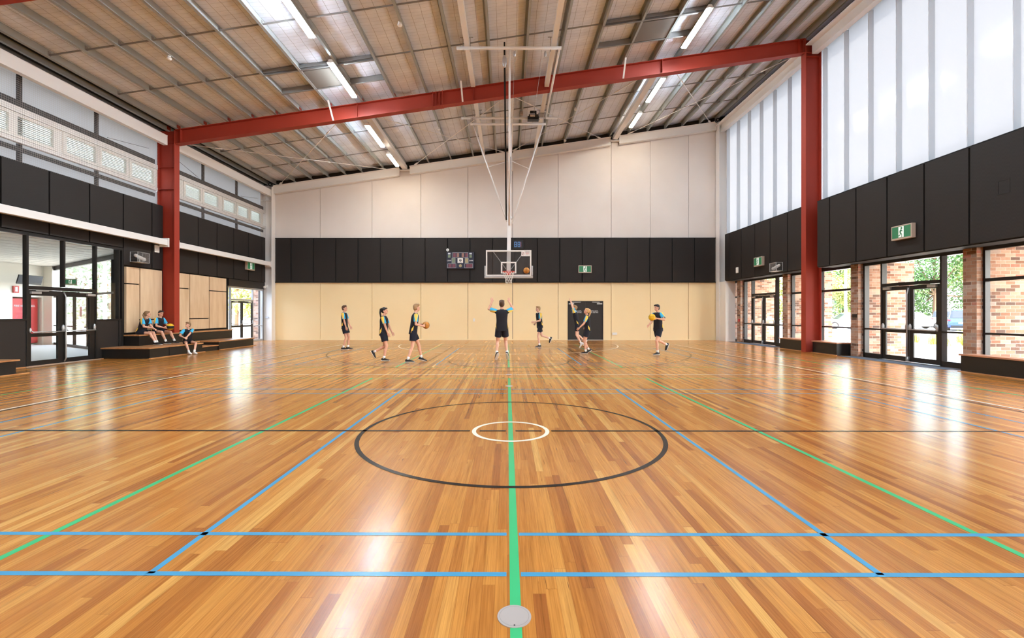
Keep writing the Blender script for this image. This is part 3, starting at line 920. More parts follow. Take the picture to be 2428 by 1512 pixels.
# ---------------------------------------------------------------- red rafter
def sheared(mb, x0, x1, y0_, y1_, dz0, dz1, zf=zp):
    """box that follows the roof slope; dz measured from zf(x)"""
    return mb.hexa([(x0, y0_, zf(x0) + dz0), (x1, y0_, zf(x1) + dz0), (x1, y1_, zf(x1) + dz0), (x0, y1_, zf(x0) + dz0),
                    (x0, y0_, zf(x0) + dz1), (x1, y0_, zf(x1) + dz1), (x1, y1_, zf(x1) + dz1), (x0, y1_, zf(x0) + dz1)])
def rafter(yc, label, detail=True):
    t_ = thing('roof_rafter', label, 'beam', (0, yc, zp(0) - 0.53), 'red steel rafters')
    xa, xb = -12.38, 11.04
    sheared(MB(), xa, xb, yc - 0.13, yc + 0.13, -0.02, -0.002).build('top_flange', 'red_steel', t_)
    sheared(MB(), xa, xb, yc - 0.13, yc + 0.13, -0.535, -0.515).build('bottom_flange', 'red_steel', t_)
    sheared(MB(), xa, xb, yc - 0.008, yc + 0.008, -0.515, -0.02).build('web', 'red_steel', t_)
    if not detail: return t_
    for x_ in (-5.6, -1.28, 1.45, 5.76, -12.2, 10.86):
        sheared(MB(), x_ - 0.008, x_ + 0.008, yc - 0.12, yc + 0.12, -0.515, -0.02).build('stiffener', 'red_steel', t_)
    bo = MB()
    for x_ in (-2.78, -2.66, -2.54, -2.42):
        for y_ in (yc - 0.1, yc - 0.05):
            bo.tube([(x_, y_, zp(x_) - 0.56), (x_, y_, zp(x_) + 0.03)], 0.013, 6)
    for z_ in range(6):
        for x_ in (-2.66, -2.54): bo.tube([(x_, yc - 0.03, zp(x_) - 0.46 + z_ * 0.08), (x_, yc + 0.03, zp(x_) - 0.46 + z_ * 0.08)], 0.012, 6)
    sheared(bo, -2.82, -2.38, yc - 0.135, yc + 0.135, -0.55, -0.535)
    bo.build('splice_bolts', 'red_steel', t_)
    for x_ in pur_x:
        sheared(MB(), x_ + 0.01, x_ + 0.02, yc - 0.09, yc + 0.09, -0.002, 0.19).build('purlin_cleat', 'red_steel', t_)
    return t_
rafter(FY, 'red steel rafter crossing the whole hall from column to column')
rafter(9.45, 'red steel rafter whose corner just shows at the top left', False)

# ---------------------------------------------------------------- purlins
for q, x_ in enumerate(pur_x):
    mb = MB()
    for (ya, yb) in ((4.0, 24.15),):
        sheared(mb, x_ - 0.003, x_ + 0.003, ya, yb, 0.0, PD - 0.01)
        sheared(mb, x_ - 0.075, x_ + 0.003, ya, yb, PD - 0.014, PD - 0.008)
        sheared(mb, x_ - 0.003, x_ + 0.07, ya, yb, 0.002, 0.008)
        sheared(mb, x_ + 0.066, x_ + 0.07, ya, yb, 0.002, 0.026)
        sheared(mb, x_ - 0.075, x_ - 0.071, ya, yb, PD - 0.03, PD - 0.008)
    o = mb.build('roof_purlin', 'galv')
    tag(o, '%s galvanised roof purlin counted from the left wall' % ORD[q], 'purlin', 'galvanised roof purlins')
for q, y_ in enumerate((12.15, 14.32, 19.45, 21.8)):
    t_ = thing('bridging_row', '%s row of thin bridging struts between purlins, counted from the camera' % ORD[q], 'bridging', (0, y_, zp(0) + 0.1), 'bridging rows between purlins')
    for a, b_ in zip(pur_x[1:-1], pur_x[2:]):
        m_ = MB().bar((a + 0.01, y_, zp(a) + 0.10), (b_ - 0.01, y_, zp(b_) + 0.10), 0.03, 0.035)
        m_.box(a + 0.005, a + 0.012, y_ - 0.04, y_ + 0.04, zp(a) + 0.03, zp(a) + 0.20).box(b_ - 0.012, b_ - 0.005, y_ - 0.04, y_ + 0.04, zp(b_) + 0.03, zp(b_) + 0.20)
        m_.build('bridging_strut', 'galv_dark', t_)
# trimmed roof openings with dark hatch panels
def hatch(xa, xm0, xm1, xb, lb):
    t_ = thing('roof_hatch', lb, 'hatch', ((xm0 + xm1) / 2, 14.95, zp((xm0 + xm1) / 2)), 'trimmed roof hatches')
    for y_ in (14.35, 15.55):
        mb = MB()
        for (a, b_) in ((xa, xm0), (xm0, xm1), (xm1, xb)):
            sheared(mb, a + 0.01, b_ - 0.01, y_ - 0.003, y_ + 0.003, 0.0, 0.22)
            sheared(mb, a + 0.01, b_ - 0.01, y_ - 0.06, y_ + 0.003, 0.0, 0.008)
            sheared(mb, a + 0.01, b_ - 0.01, y_ - 0.003, y_ + 0.06, 0.21, 0.218)
        mb.build('trimmer', 'galv_dark', t_)
    sheared(MB(), xm0 + 0.08, xm1 - 0.02, 14.42, 15.48, 0.015, 0.05).build('hatch_panel', 'hatch', t_)
hatch(-7.77, -6.61, -5.42, -4.22, 'dark square hatch panel trimmed between purlins left of centre')
hatch(3.01, 4.24, 5.42, 6.40, 'dark square hatch panel trimmed between purlins right of centre')

# ---------------------------------------------------------------- white beams under the roof
segs = [(-12.43, -5.75), (-5.2, 0.05), (0.3, 5.5), (5.95, 11.14)]
for q, (a, b_) in enumerate(segs):
    t_ = thing('end_rafter', '%s white beam segment along the top of the far wall, counted from the left' % ORD[q], 'beam', ((a + b_) / 2, 24.15, zp((a + b_) / 2) - 0.5), 'white beam segments on the far wall')
    sheared(MB(), a, b_, 23.92, 24.27, -0.09, -0.075).build('top_flange', 'white_steel', t_)
    sheared(MB(), a, b_, 24.08, 24.10, -0.46, -0.09).build('web', 'white_steel', t_)
    sheared(MB(), a + 0.02, b_ - 0.02, 24.02, 24.27, -0.475, -0.46).build('bottom_flange', 'white_steel', t_)
    bo = MB()
    n_ = int((b_ - a) / 0.45)
    for i_ in range(n_):
        x_ = a + 0.25 + i_ * 0.45
        bo.tube([(x_, 24.05, zp(x_) - 0.40 - 0.05 * (i_ % 2)), (x_, 24.085, zp(x_) - 0.40 - 0.05 * (i_ % 2))], 0.022, 8)
    bo.build('bolts', 'white_steel', t_)
for (x_, zt, wd, lb) in ((-5.47, 9.10, 0.24, 'white square tie beam running to the far wall left of the hoop'), (5.72, 10.66, 0.24, 'white square tie beam running to the far wall right of the hoop')):
    o = MB().box(x_ - wd / 2, x_ + wd / 2, 17.08, 24.2, zt - 0.0, zt + 0.20).box(x_ - 0.26, x_ + 0.26, 24.02, 24.25, zt - 0.06, zt - 0.03).build('tie_beam', 'white_steel')
    tag(o, lb, 'beam', 'white tie beams in the far bay')
for (x_, lb) in ((-1.27, 'left'), (1.46, 'right')):
    zb_ = 9.84
    for (ya, yb, w3) in ((9.6, 16.80, 'near'), (17.08, 24.05, 'far')):
        o = MB().box(x_ - 0.08, x_ + 0.08, ya, yb, zb_, min(zb_ + 0.16, zp(x_) + 0.24)).build('hoop_bearer', 'white_steel')
        tag(o, 'white bearer beam carrying the hoop rig, %s side, %s bay' % (lb, w3), 'beam', 'white bearer beams')
o = MB().box(0.10, 0.26, 17.08, 24.0, 9.92, 10.05).build('hoop_bearer', 'white_steel')
tag(o, 'white middle bearer beam directly behind the hoop mast', 'beam', 'white bearer beams')
o = MB().box(0.02, 0.30, 23.9, 24.1, 9.0, 9.9).build('bearer_bracket', 'white_steel')
tag(o, 'white bracket on the far wall behind the hoop mast', 'bracket')

# wind bracing rods in the far bay
rn = 0
for (a, b_, nm) in ((-12.05, -6.45, 'leftmost'), (-4.9, -0.2, 'left centre'), (0.3, 4.9, 'right centre'), (6.38, 10.7, 'rightmost')):
    for (xa, xb, dd) in ((a, b_, 'running right as it recedes'), (b_, a, 'running left as it recedes')):
        pa = Vector((xa, 17.06, zp(xa) - 0.53)); pb = Vector((xb, 23.95, zp(xb) - 0.06))
        t_ = thing('brace_rod', 'thin white wind brace rod of the %s crossed pair, %s' % (nm, dd), 'rod', (pa + pb) / 2, 'white wind brace rods')
        MB().tube([pa, pb], 0.013, 6).build('rod', 'white_steel', t_, smooth=True)
        d_ = (pb - pa).normalized()
        MB().tube([pa + d_ * 0.9, pa + d_ * 1.15], 0.026, 8).build('turnbuckle', 'white_steel', t_, smooth=True)
        MB().bar(pb - d_ * 0.35, pb, 0.10, 0.015).build('end_plate', 'white_steel', t_)
# short white fly braces on the camera side of the red rafter
for (x_, lb) in ((-6.47, 'left'), (-1.66, 'middle'), (4.30, 'right')):
    o = MB().bar((x_ - 0.02, 16.35, zp(x_) + 0.02), (x_, 16.80, zp(x_) - 0.53), 0.06, 0.02, (0, 1, 0)).build('fly_brace', 'white_steel')
    tag(o, 'short white diagonal fly brace on the red rafter, %s one of three' % lb, 'brace', 'white fly braces')

# white box rail along the left wall
for (ya, yb, nm) in ((3.0, 16.62, 'near bay above the foyer doors'), (17.15, 23.86, 'far bay above the plywood')):
    t_ = thing('wall_rail', 'white box rail along the left wall, %s' % nm, 'rail', (-12.6, (ya + yb) / 2, 3.94), 'white box rails on the left wall')
    MB().box(-12.66, -12.50, ya, yb, 3.94, 4.15).build('rail_tube', 'white_steel', t_, bevel=0.006)
    for y_ in ((ya, yb) if nm[0] == 'f' else (yb,)):
        MB().box(-12.8, -12.46, y_ - 0.02, y_ + 0.02, 3.88, 4.21).build('end_plate', 'white_steel', t_)

# ---------------------------------------------------------------- strip lights
lamps = [(-5.45, 9.17, 10.3, 12.62, 'left row, nearest the camera'), (-5.45, 9.17, 13.9, 16.12, 'left row, just this side of the red rafter'), (-5.56, 8.90, 17.9, 20.2, 'left row, just beyond the red rafter'), (-5.56, 8.90, 21.1, 22.85, 'left row, nearest the far wall'),
         (6.22, 10.83, 13.9, 16.0, 'right row, this side of the red rafter'), (6.22, 10.83, 18.04, 20.1, 'right row, just beyond the red rafter'), (6.22, 10.83, 21.2, 22.85, 'right row, nearest the far wall')]
for q in range(5):
    for x_, z_ in ((-5.45, 9.17), (6.22, 10.83)):
        lamps.append((x_, z_, 6.7 - 3.7 * q, 8.9 - 3.7 * q, 'behind the camera, %s of the %s row' % (ORD[q], 'left' if x_ < 0 else 'right')))
for (x_, z_, ya, yb, nm) in lamps:
    t_ = thing('strip_light', 'long glowing strip light under the roof, %s' % nm, 'light', (x_, (ya + yb) / 2, z_), 'strip lights under the roof')
    MB().hexa([(x_ - 0.105, ya, z_ - 0.02), (x_ + 0.105, ya, z_ - 0.02), (x_ + 0.105, yb, z_ - 0.02), (x_ - 0.105, yb, z_ - 0.02), (x_ - 0.05, ya, z_ + 0.09), (x_ + 0.05, ya, z_ + 0.09), (x_ + 0.05, yb, z_ + 0.09), (x_ - 0.05, yb, z_ + 0.09)]).build('lamp_body', 'lamp_body', t_)
    MB().box(x_ - 0.075, x_ + 0.075, ya + 0.03, yb - 0.03, z_ - 0.06, z_ - 0.02).build('lamp_diffuser', 'lamp_glow_end' if yb > 22 else 'lamp_glow', t_)
    ch = MB()
    for y_ in (ya + 0.25, yb - 0.25): ch.tube([(x_, y_, z_ + 0.1), (x_, y_, zp(x_) + 0.02)], 0.006, 5)
    ch.build('hanger', 'galv_dark', t_)
# small round detectors hanging from the purlins
for (x_, y_, lb) in ((-9.56, 12.75, 'near the left strip lights'), (3.01 - 6.04, 12.75, 'above and left of the hoop rig'), (-3.03, 20.0, 'beyond the rafter left of the hoop'), (3.01, 20.0, 'beyond the rafter right of the hoop'), (3.01, 23.6, 'close to the far wall right of the hoop'), (5.95, 20.6, 'beside the right strip lights')):
    t_ = thing('roof_detector', 'small white round detector under a purlin, %s' % lb, 'detector', (x_, y_, zp(x_) - 0.06), 'round roof detectors')
    MB().tube([(x_, y_, zp(x_) + 0.02), (x_, y_, zp(x_) - 0.02)], 0.05, 12).build('detector_base', 'white_paint', t_)
    MB().sphere((x_, y_, zp(x_) - 0.06), (0.07, 0.07, 0.05), 12, 8).build('detector_dome', 'white_paint', t_, smooth=True)
t_ = thing('dangling_cable', 'small pinkish junction box hanging on a purlin behind the hoop rig', 'junction box', (0.61, 19.6, zp(0.61)))
MB().box(0.56, 0.68, 19.55, 19.65, zp(0.61) - 0.12, zp(0.61) + 0.02).build('box_body', 'sign_body', t_)
MB().tube([(0.63, 19.7, zp(0.61) - 0.1), (0.66, 20.3, zp(0.61) - 0.14), (0.62, 21.0, zp(0.61) - 0.03)], 0.012, 6).build('cable', 'white_paint', t_)

# ---------------------------------------------------------------- ceiling-hung hoop
bx, by = 0.05, 17.9
t_ = thing('basketball_hoop', 'ceiling hung basketball hoop with glass backboard, net and white folding mast', 'hoop', (bx, by, 2.9))
HP = t_
# front and rear support pipes
for (y_, nm, xa, xb) in ((14.1, 'support_pipe', -1.58, 1.68), (19.15, 'support_pipe', -1.95, 2.12)):
    MB().tube([(xa, y_, 9.70), (xb, y_, 9.70)], 0.05, 12).build(nm, 'white_steel', t_, smooth=True)
    for x_ in (-1.27, 1.46):
        cl_ = MB()
        for dx_ in (-0.11, 0.11):
            cl_.tube([(x_ + dx_, y_, 9.60), (x_ + dx_, y_, 10.04)], 0.012, 6)
        cl_.bar((x_ - 0.2, y_, 10.04), (x_ + 0.2, y_, 10.04), 0.02, 0.02).bar((x_ - 0.2, y_ - 0.06, 10.0), (x_ + 0.2, y_ - 0.06, 10.0), 0.015, 0.015)
        cl_.build('pipe_clamp', 'chrome', t_)
MB().tube([(1.62, 14.1, 9.68), (1.62, 19.15, 9.68)], 0.04, 10).build('side_pipe', 'white_steel', t_, smooth=True)
MB().tube([(-1.55, 19.0, 9.38), (1.62, 19.0, 9.38)], 0.05, 12).build('frame_pipe', 'white_steel', t_, smooth=True)
lk = MB()
for x_ in (-1.5, 1.58):
    for dx_ in (-0.03, 0.03): lk.tube([(x_ + dx_, 19.02, 9.38), (x_ + dx_, 19.12, 9.72)], 0.012, 6)
lk.build('hinge_link', 'chrome', t_)
mtop = Vector((bx + 0.08, 19.0, 9.40)); mbot = Vector((bx, 18.08, 3.18))
def mast(z_): return mtop + (mbot - mtop) * ((mtop.z - z_) / (mtop.z - mbot.z))
MB().bar(mast(9.40), mast(5.0), 0.12, 0.12, (0, 1, 0)).build('upper_mast', 'white_steel', t_, bevel=0.01)
MB().bar(mast(5.35), mbot, 0.155, 0.155, (0, 1, 0)).build('lower_mast', 'white_steel', t_, bevel=0.01)
MB().bar(mast(5.36), mast(5.26), 0.22, 0.17, (0, 1, 0)).build('mast_collar', 'white_steel', t_, bevel=0.01)
# vee braces from the frame pipe down to the mast
vp = mast(4.95)
for s_ in (-1, 1):
    top = Vector((s_ * 1.48 + 0.03, 19.0, 9.38)); bot = vp + Vector((s_ * 0.09, 0, 0.05 if s_ > 0 else 0.2))
    MB().tube([top, bot], 0.027, 8).build('vee_brace', 'white_steel', t_, smooth=True)
    mid = top + (bot - top) * 0.45
    MB().tube([mid, mast(7.75) + Vector((s_ * 0.06, 0, 0))], 0.012, 6).build('cross_tie', 'white_steel', t_, smooth=True)
# long front brace and retractor strap
fb0 = Vector((bx + 0.02, 14.1, 9.66)); fb1 = mast(5.0) + Vector((0, -0.1, 0))
MB().tube([fb0, fb1], 0.035, 10).build('front_brace', 'white_steel', t_, smooth=True)
MB().bar((bx - 0.14, 14.15, 9.75), mast(5.2) + Vector((-0.12, -0.12, 0)), 0.008, 0.06, (1, 0, 0)).build('safety_strap', 'black_rubber', t_)
MB().sphere((bx - 0.14, 14.12, 9.30), (0.075, 0.06, 0.20), 12, 8).build('strap_reel', 'alu', t_, smooth=True)
MB().bar((bx - 0.14, 14.12, 9.9), (bx - 0.14, 14.12, 9.45), 0.05, 0.03, (0, 1, 0)).build('reel_hanger', 'black_plastic', t_)
MB().bar(mast(7.9) + Vector((0, -0.09, 0)), mast(6.75) + Vector((0, -0.09, 0)), 0.05, 0.03, (0, 1, 0)).build('mast_lock', 'black_plastic', t_)
for (x_, lb) in ((0.22, 0), (1.18, 1)):
    MB().sphere((x_, 14.08, 9.50), (0.045, 0.05, 0.10), 10, 8).build('pulley', 'alu', t_, smooth=True)
MB().tube([(0.22, 14.1, 9.45), (0.20, 18.9, 8.9)], 0.006, 5).tube([(1.10, 14.1, 9.45), (1.08, 18.9, 9.62)], 0.006, 5).build('cable', 'chrome', t_)
wm = MB().box(0.85, 1.32, 18.95, 19.2, 9.56, 9.70).box(0.95, 1.22, 18.95, 19.2, 9.78, 9.92).tube([(0.9, 19.0, 9.72), (1.3, 19.0, 9.72)], 0.07, 12)
wm.build('winch_motor', 'black_plastic', t_)
MB().tube([(0.95, 18.93, 9.72), (1.15, 18.93, 9.72)], 0.075, 14).box(1.3, 1.52, 18.98, 19.1, 9.66, 9.84).build('winch_drum', 'chrome', t_, smooth=False)
# backboard
zb0, zb1 = 2.92, 3.94
hw = 0.90
fr_ = MB()
fr_.box(bx - hw, bx + hw, by, by + 0.05, zb1 - 0.06, zb1).box(bx - hw, bx + hw, by, by + 0.05, zb0, zb0 + 0.05).box(bx - hw, bx - hw + 0.055, by, by + 0.05, zb0 + 0.05, zb1 - 0.06).box(bx + hw - 0.055, bx + hw, by, by + 0.05, zb0 + 0.05, zb1 - 0.06)
fr_.build('board_frame', 'white_paint', t_, bevel=0.004)
MB().box(bx - hw + 0.05, bx + hw - 0.05, by + 0.02, by + 0.032, zb0 + 0.04, zb1 - 0.05).build('board_glass', 'board_glass', t_)
q0, q1 = bx - 0.305, bx + 0.305; r0, r1 = 3.02, 3.475
MB().box(q0, q1, by + 0.012, by + 0.019, r1 - 0.05, r1).box(q0, q0 + 0.055, by + 0.012, by + 0.019, r0 + 0.03, r1 - 0.05).box(q1 - 0.055, q1, by + 0.012, by + 0.019, r0 + 0.03, r1 - 0.05).box(q0, q1, by + 0.012, by + 0.019, r0 - 0.0, r0 + 0.03).build('target_square', 'white_paint', t_)
pd = MB()
pd.box(bx - hw - 0.06, bx + hw + 0.06, by - 0.03, by + 0.07, zb0 - 0.09, zb0 - 0.002).box(bx - hw - 0.06, bx - hw - 0.002, by - 0.03, by + 0.07, zb0 - 0.002, zb0 + 0.40).box(bx + hw + 0.002, bx + hw + 0.06, by - 0.03, by + 0.07, zb0 - 0.002, zb0 + 0.40)
pd.build('edge_padding', 'alu', t_, bevel=0.02)
nst = MB().box(bx + 0.50, bx + 0.845, by + 0.008, by + 0.018, 3.70, 3.885).build('notice_sticker', 'white_paint', t_)
st_ = MB().ring(0, 0, 0.048, 0.056, 0, n=24); st_.v = [(bx + 0.575 + a, by + 0.006, 3.80 + b_) for a, b_, c_ in st_.v]
st_.build('notice_ring', 'red_plastic', nst)
MB().box(bx + 0.66, bx + 0.83, by + 0.004, by + 0.008, 3.858, 3.872).bar((bx + 0.555, by + 0.006, 3.76), (bx + 0.585, by + 0.006, 3.84), 0.014, 0.004, (0, 1, 0)).build('notice_print', 'text_black', nst)
MB().box(bx + 0.67, bx + 0.80, by + 0.004, by + 0.008, 3.825, 3.832).box(bx + 0.67, bx + 0.82, by + 0.004, by + 0.008, 3.80, 3.807).box(bx + 0.67, bx + 0.79, by + 0.004, by + 0.008, 3.775, 3.782).build('notice_print', 'red_plastic', nst)
# rim, bracket and net
ry = by - 0.40
rm_ = MB(); rm_.tube([(bx + 0.228 * math.cos(a * PI / 18), ry + 0.228 * math.sin(a * PI / 18), 3.05) for a in range(36)], 0.011, 8, closed=True)
rm_.box(bx - 0.09, bx + 0.09, by - 0.02, by + 0.018, 2.95, 3.08).hexa([(bx - 0.06, ry + 0.22, 2.99), (bx + 0.06, ry + 0.22, 2.99), (bx + 0.09, by, 2.95), (bx - 0.09, by, 2.95), (bx - 0.06, ry + 0.22, 3.045), (bx + 0.06, ry + 0.22, 3.045), (bx + 0.09, by, 3.06), (bx - 0.09, by, 3.06)])
rm_.build('rim', 'rim_red', t_, smooth=False)
nt = MB()
prof = [(0.0, 0.225), (0.10, 0.19), (0.20, 0.155), (0.30, 0.128), (0.40, 0.118), (0.45, 0.122)]
def nr(d_):
    for (d0, r0_), (d1, r1_) in zip(prof[:-1], prof[1:]):
        if d0 <= d_ <= d1: return r0_ + (r1_ - r0_) * (d_ - d0) / (d1 - d0)
    return prof[-1][1]
for s_ in (-1, 1):
    for k_ in range(12):
        pts = []
        for q in range(10):
            d_ = 0.45 * q / 9
            a = 2 * PI * k_ / 12 + s_ * d_ / 0.45 * 2 * PI / 12 * 2.5
            r_ = nr(d_)
            pts.append((bx + r_ * math.cos(a), ry + r_ * math.sin(a), 3.04 - d_))
        nt.tube(pts, 0.0055, 5)
nt.build('net', 'net_white', t_)
mb = MB()
for (a, b_) in (((-0.1, 0.0), (-0.62, 0.72)), ((0.1, 0.0), (0.62, 0.72))):
    mb.tube([(bx + a[0], by + 0.14, 3.2), (bx + b_[0], by + 0.07, 3.9)], 0.014, 6)
mb.build('board_strut', 'alu', t_)
MB().box(bx - 0.08, bx + 0.08, by + 0.03, by + 0.15, 3.0, 3.5).build('board_bracket', 'white_steel', t_)

# ---------------------------------------------------------------- scoreboard, siren, shot clock
YB_ = YF - 0.10
t_ = thing('scoreboard', 'navy electronic scoreboard with LIGHT and DARK captions on the black band', 'scoreboard', (-2.5, YB_, 3.82))
MB().box(-3.24, -1.77, YB_ - 0.12, YB_ - 0.002, 3.82, 4.70).build('case', 'navy', t_, bevel=0.006)
yf = YB_ - 0.126
def pane(x0, x1, za, zb, m_, nm='display'):
    return MB().box(x0, x1, yf - 0.004, yf + 0.01, za, zb).build(nm, m_, t_)
def frame(x0, x1, za, zb, m_='alu', w_=0.012):
    return MB().box(x0, x1, yf - 0.008, yf + 0.01, zb - w_, zb).box(x0, x1, yf - 0.008, yf + 0.01, za, za + w_).box(x0, x0 + w_, yf - 0.008, yf + 0.01, za + w_, zb - w_).box(x1 - w_, x1, yf - 0.008, yf + 0.01, za + w_, zb - w_).build('display_frame', m_, t_)
frame(-2.92, -2.09, 4.41, 4.67)
for x_, m_ in ((-2.88, 'led_red'), (-2.70, 'led_brown'), (-2.43, 'led_brown'), (-2.24, 'led_red')): pane(x_, x_ + 0.13, 4.43, 4.64, m_)
for x_ in (-3.16, -2.02):
    pane(x_, x_ + 0.13, 4.40, 4.54, 'led_green'); pane(x_, x_ + 0.13, 4.57, 4.65, 'grey_white', 'caption')
for x_, m_ in ((-2.94, 'led_green'), (-2.24, 'led_tan')): pane(x_, x_ + 0.15, 4.13, 4.36, m_); frame(x_ - 0.02, x_ + 0.17, 4.11, 4.38)
frame(-3.18, -2.73, 3.85, 4.08); frame(-2.28, -1.84, 3.85, 4.08)
for x_ in (-3.13, -2.93, -2.20, -2.03): pane(x_, x_ + 0.16, 3.88, 4.06, 'led_red')
pane(-2.65, -2.36, 4.12, 4.37, 'white_paint', 'maker_plate')
MB().disc((-2.50, yf - 0.006, 4.26), 0.062, 'y', 20, 0.006).box(-2.62, -2.39, yf - 0.008, yf - 0.004, 4.155, 4.165).build('emblem', 'text_black', t_)
MB().disc((-2.50, yf - 0.010, 4.27), 0.030, 'y', 16, 0.004).build('emblem_centre', 'grey_white', t_)
MB().disc((-2.50, yf - 0.002, 3.97), 0.08, 'y', 20, 0.008).build('round_display', 'led_tan', t_)
lettering('LIGHT', 0.085, 'text_white', (-3.09, yf - 0.006, 4.24), ROT_BACK, t_)
lettering('DARK', 0.085, 'text_white', (-1.92, yf - 0.006, 4.24), ROT_BACK, t_)
t_ = thing('wall_siren', 'round white siren on the black band above the scoreboard corner', 'siren', (-3.19, YB_, 4.82))
MB().disc((-3.19, YB_ - 0.03, 4.82), 0.075, 'y', 24, 0.06).build('siren_body', 'white_paint', t_, bevel=0.01)
MB().disc((-3.19, YB_ - 0.064, 4.82), 0.032, 'y', 16, 0.008).build('siren_cone', 'galv_dark', t_)
t_ = thing('shot_clock', 'small black clock with dull digits, high right of the mast', 'clock', (0.56, YB_, 4.9))
MB().box(0.30, 0.86, YB_ - 0.08, YB_ - 0.002, 4.88, 5.34).build('case', 'black_plastic', t_, bevel=0.005)
dg_ = MB()
for x_ in (0.37, 0.55):
    for (a, b_, c_, d_) in ((0, 0.13, 0, 0.03), (0, 0.13, 0.12, 0.15), (0, 0.13, 0.25, 0.28), (0, 0.03, 0, 0.28), (0.10, 0.13, 0, 0.28)):
        dg_.box(x_ + a, x_ + b_, YB_ - 0.086, YB_ - 0.078, 4.97 + c_, 4.97 + d_)
dg_.build('digits', 'led_blue', t_)
MB().box(0.70, 0.74, YB_ - 0.086, YB_ - 0.078, 4.97, 5.25).build('colon', 'led_red', t_)

# ---------------------------------------------------------------- exit signs
def running_man(mb, P):
    """flat figure; P maps (u right, v up) to room space"""
    def q(a, b_, w_):
        a = Vector(a); b_ = Vector(b_); d_ = (b_ - a).normalized(); n_ = Vector((-d_.y, d_.x)) * w_ / 2
        c_ = [a + n_, a - n_, b_ - n_, b_ + n_]
        mb.add([P(v_.x, v_.y) for v_ in c_], [(0, 1, 2, 3)])
    h_ = [P(0.02 + 0.035 * math.cos(i_ * PI / 6), 0.105 + 0.035 * math.sin(i_ * PI / 6)) for i_ in range(12)]
    k_ = len(mb.v); mb.v += [tuple(p) for p in h_]; mb.f.append(tuple(k_ + i_ for i_ in range(12)))
    q((0.0, 0.07), (-0.02, -0.03), 0.05)
    q((0.0, 0.06), (-0.06, 0.03), 0.022); q((-0.06, 0.03), (-0.065, -0.02), 0.02)
    q((0.0, 0.06), (0.06, 0.02), 0.022)
    q((-0.02, -0.02), (0.035, -0.06), 0.028); q((0.035, -0.06), (0.03, -0.13), 0.024)
    q((-0.02, -0.02), (-0.04, -0.08), 0.028); q((-0.04, -0.08), (-0.10, -0.09), 0.024)
def exit_sign(label, org, ux, nrm, w_, h_, dpt, ptn=None):
    """org = centre of the front face; ux = reading direction; nrm = outward"""
    org = Vector(org); ux = Vector(ux); nrm = Vector(nrm)
    t_ = thing('exit_sign', label, 'exit sign', org - nrm * dpt, 'green running man exit signs')
    def bx_(u0, u1, v0_, v1_, d0, d1):
        ps = []
        for vv in (v0_, v1_):
            for (uu_, dd_) in ((u0, d0), (u1, d0), (u1, d1), (u0, d1)):
                ps.append(org + ux * uu_ + Vector((0, 0, vv)) + nrm * dd_)
        return MB().hexa(ps)
    bx_(-w_ / 2, w_ / 2, -h_ / 2, h_ / 2, -dpt, 0).build('sign_housing', 'sign_body', t_, bevel=0.006)
    bx_(-w_ / 2 + 0.035, w_ / 2 - 0.035, -h_ / 2 + 0.05, h_ / 2 - 0.035, 0, 0.004).build('sign_face', 'exit_green', t_)
    sc_ = h_ / 0.36
    bx_(-0.075 * sc_, 0.075 * sc_, -h_ / 2 + 0.06, h_ / 2 - 0.045, 0.004, 0.006).build('pictogram_panel', 'exit_white', t_)
    mb = MB(); running_man(mb, lambda u_, v_: org + ux * (u_ * 0.72 * sc_) + Vector((0, 0, v_ * 0.95 * sc_)) + nrm * 0.0085)
    mb.build('pictogram', 'exit_green', t_)
    return t_
exit_sign('green running man exit sign on the far wall band, right of the hoop', (4.14, YB_ - 0.06, 3.79), (1, 0, 0), (0, -1, 0), 0.70, 0.40, 0.06)
exit_sign('large green running man exit sign on the right wall over the near doors', (11.0, 12.68, 3.71), (0, -1, 0), (-1, 0, 0), 0.66, 0.40, 0.11)
exit_sign('green running man exit sign on the right wall over the far doors', (11.0, 19.92, 3.71), (0, -1, 0), (-1, 0, 0), 0.66, 0.40, 0.11)
exit_sign('green running man exit sign on the left wall over the far door', (-12.72, 22.42, 3.78), (0, 1, 0), (1, 0, 0), 0.66, 0.40, 0.12)

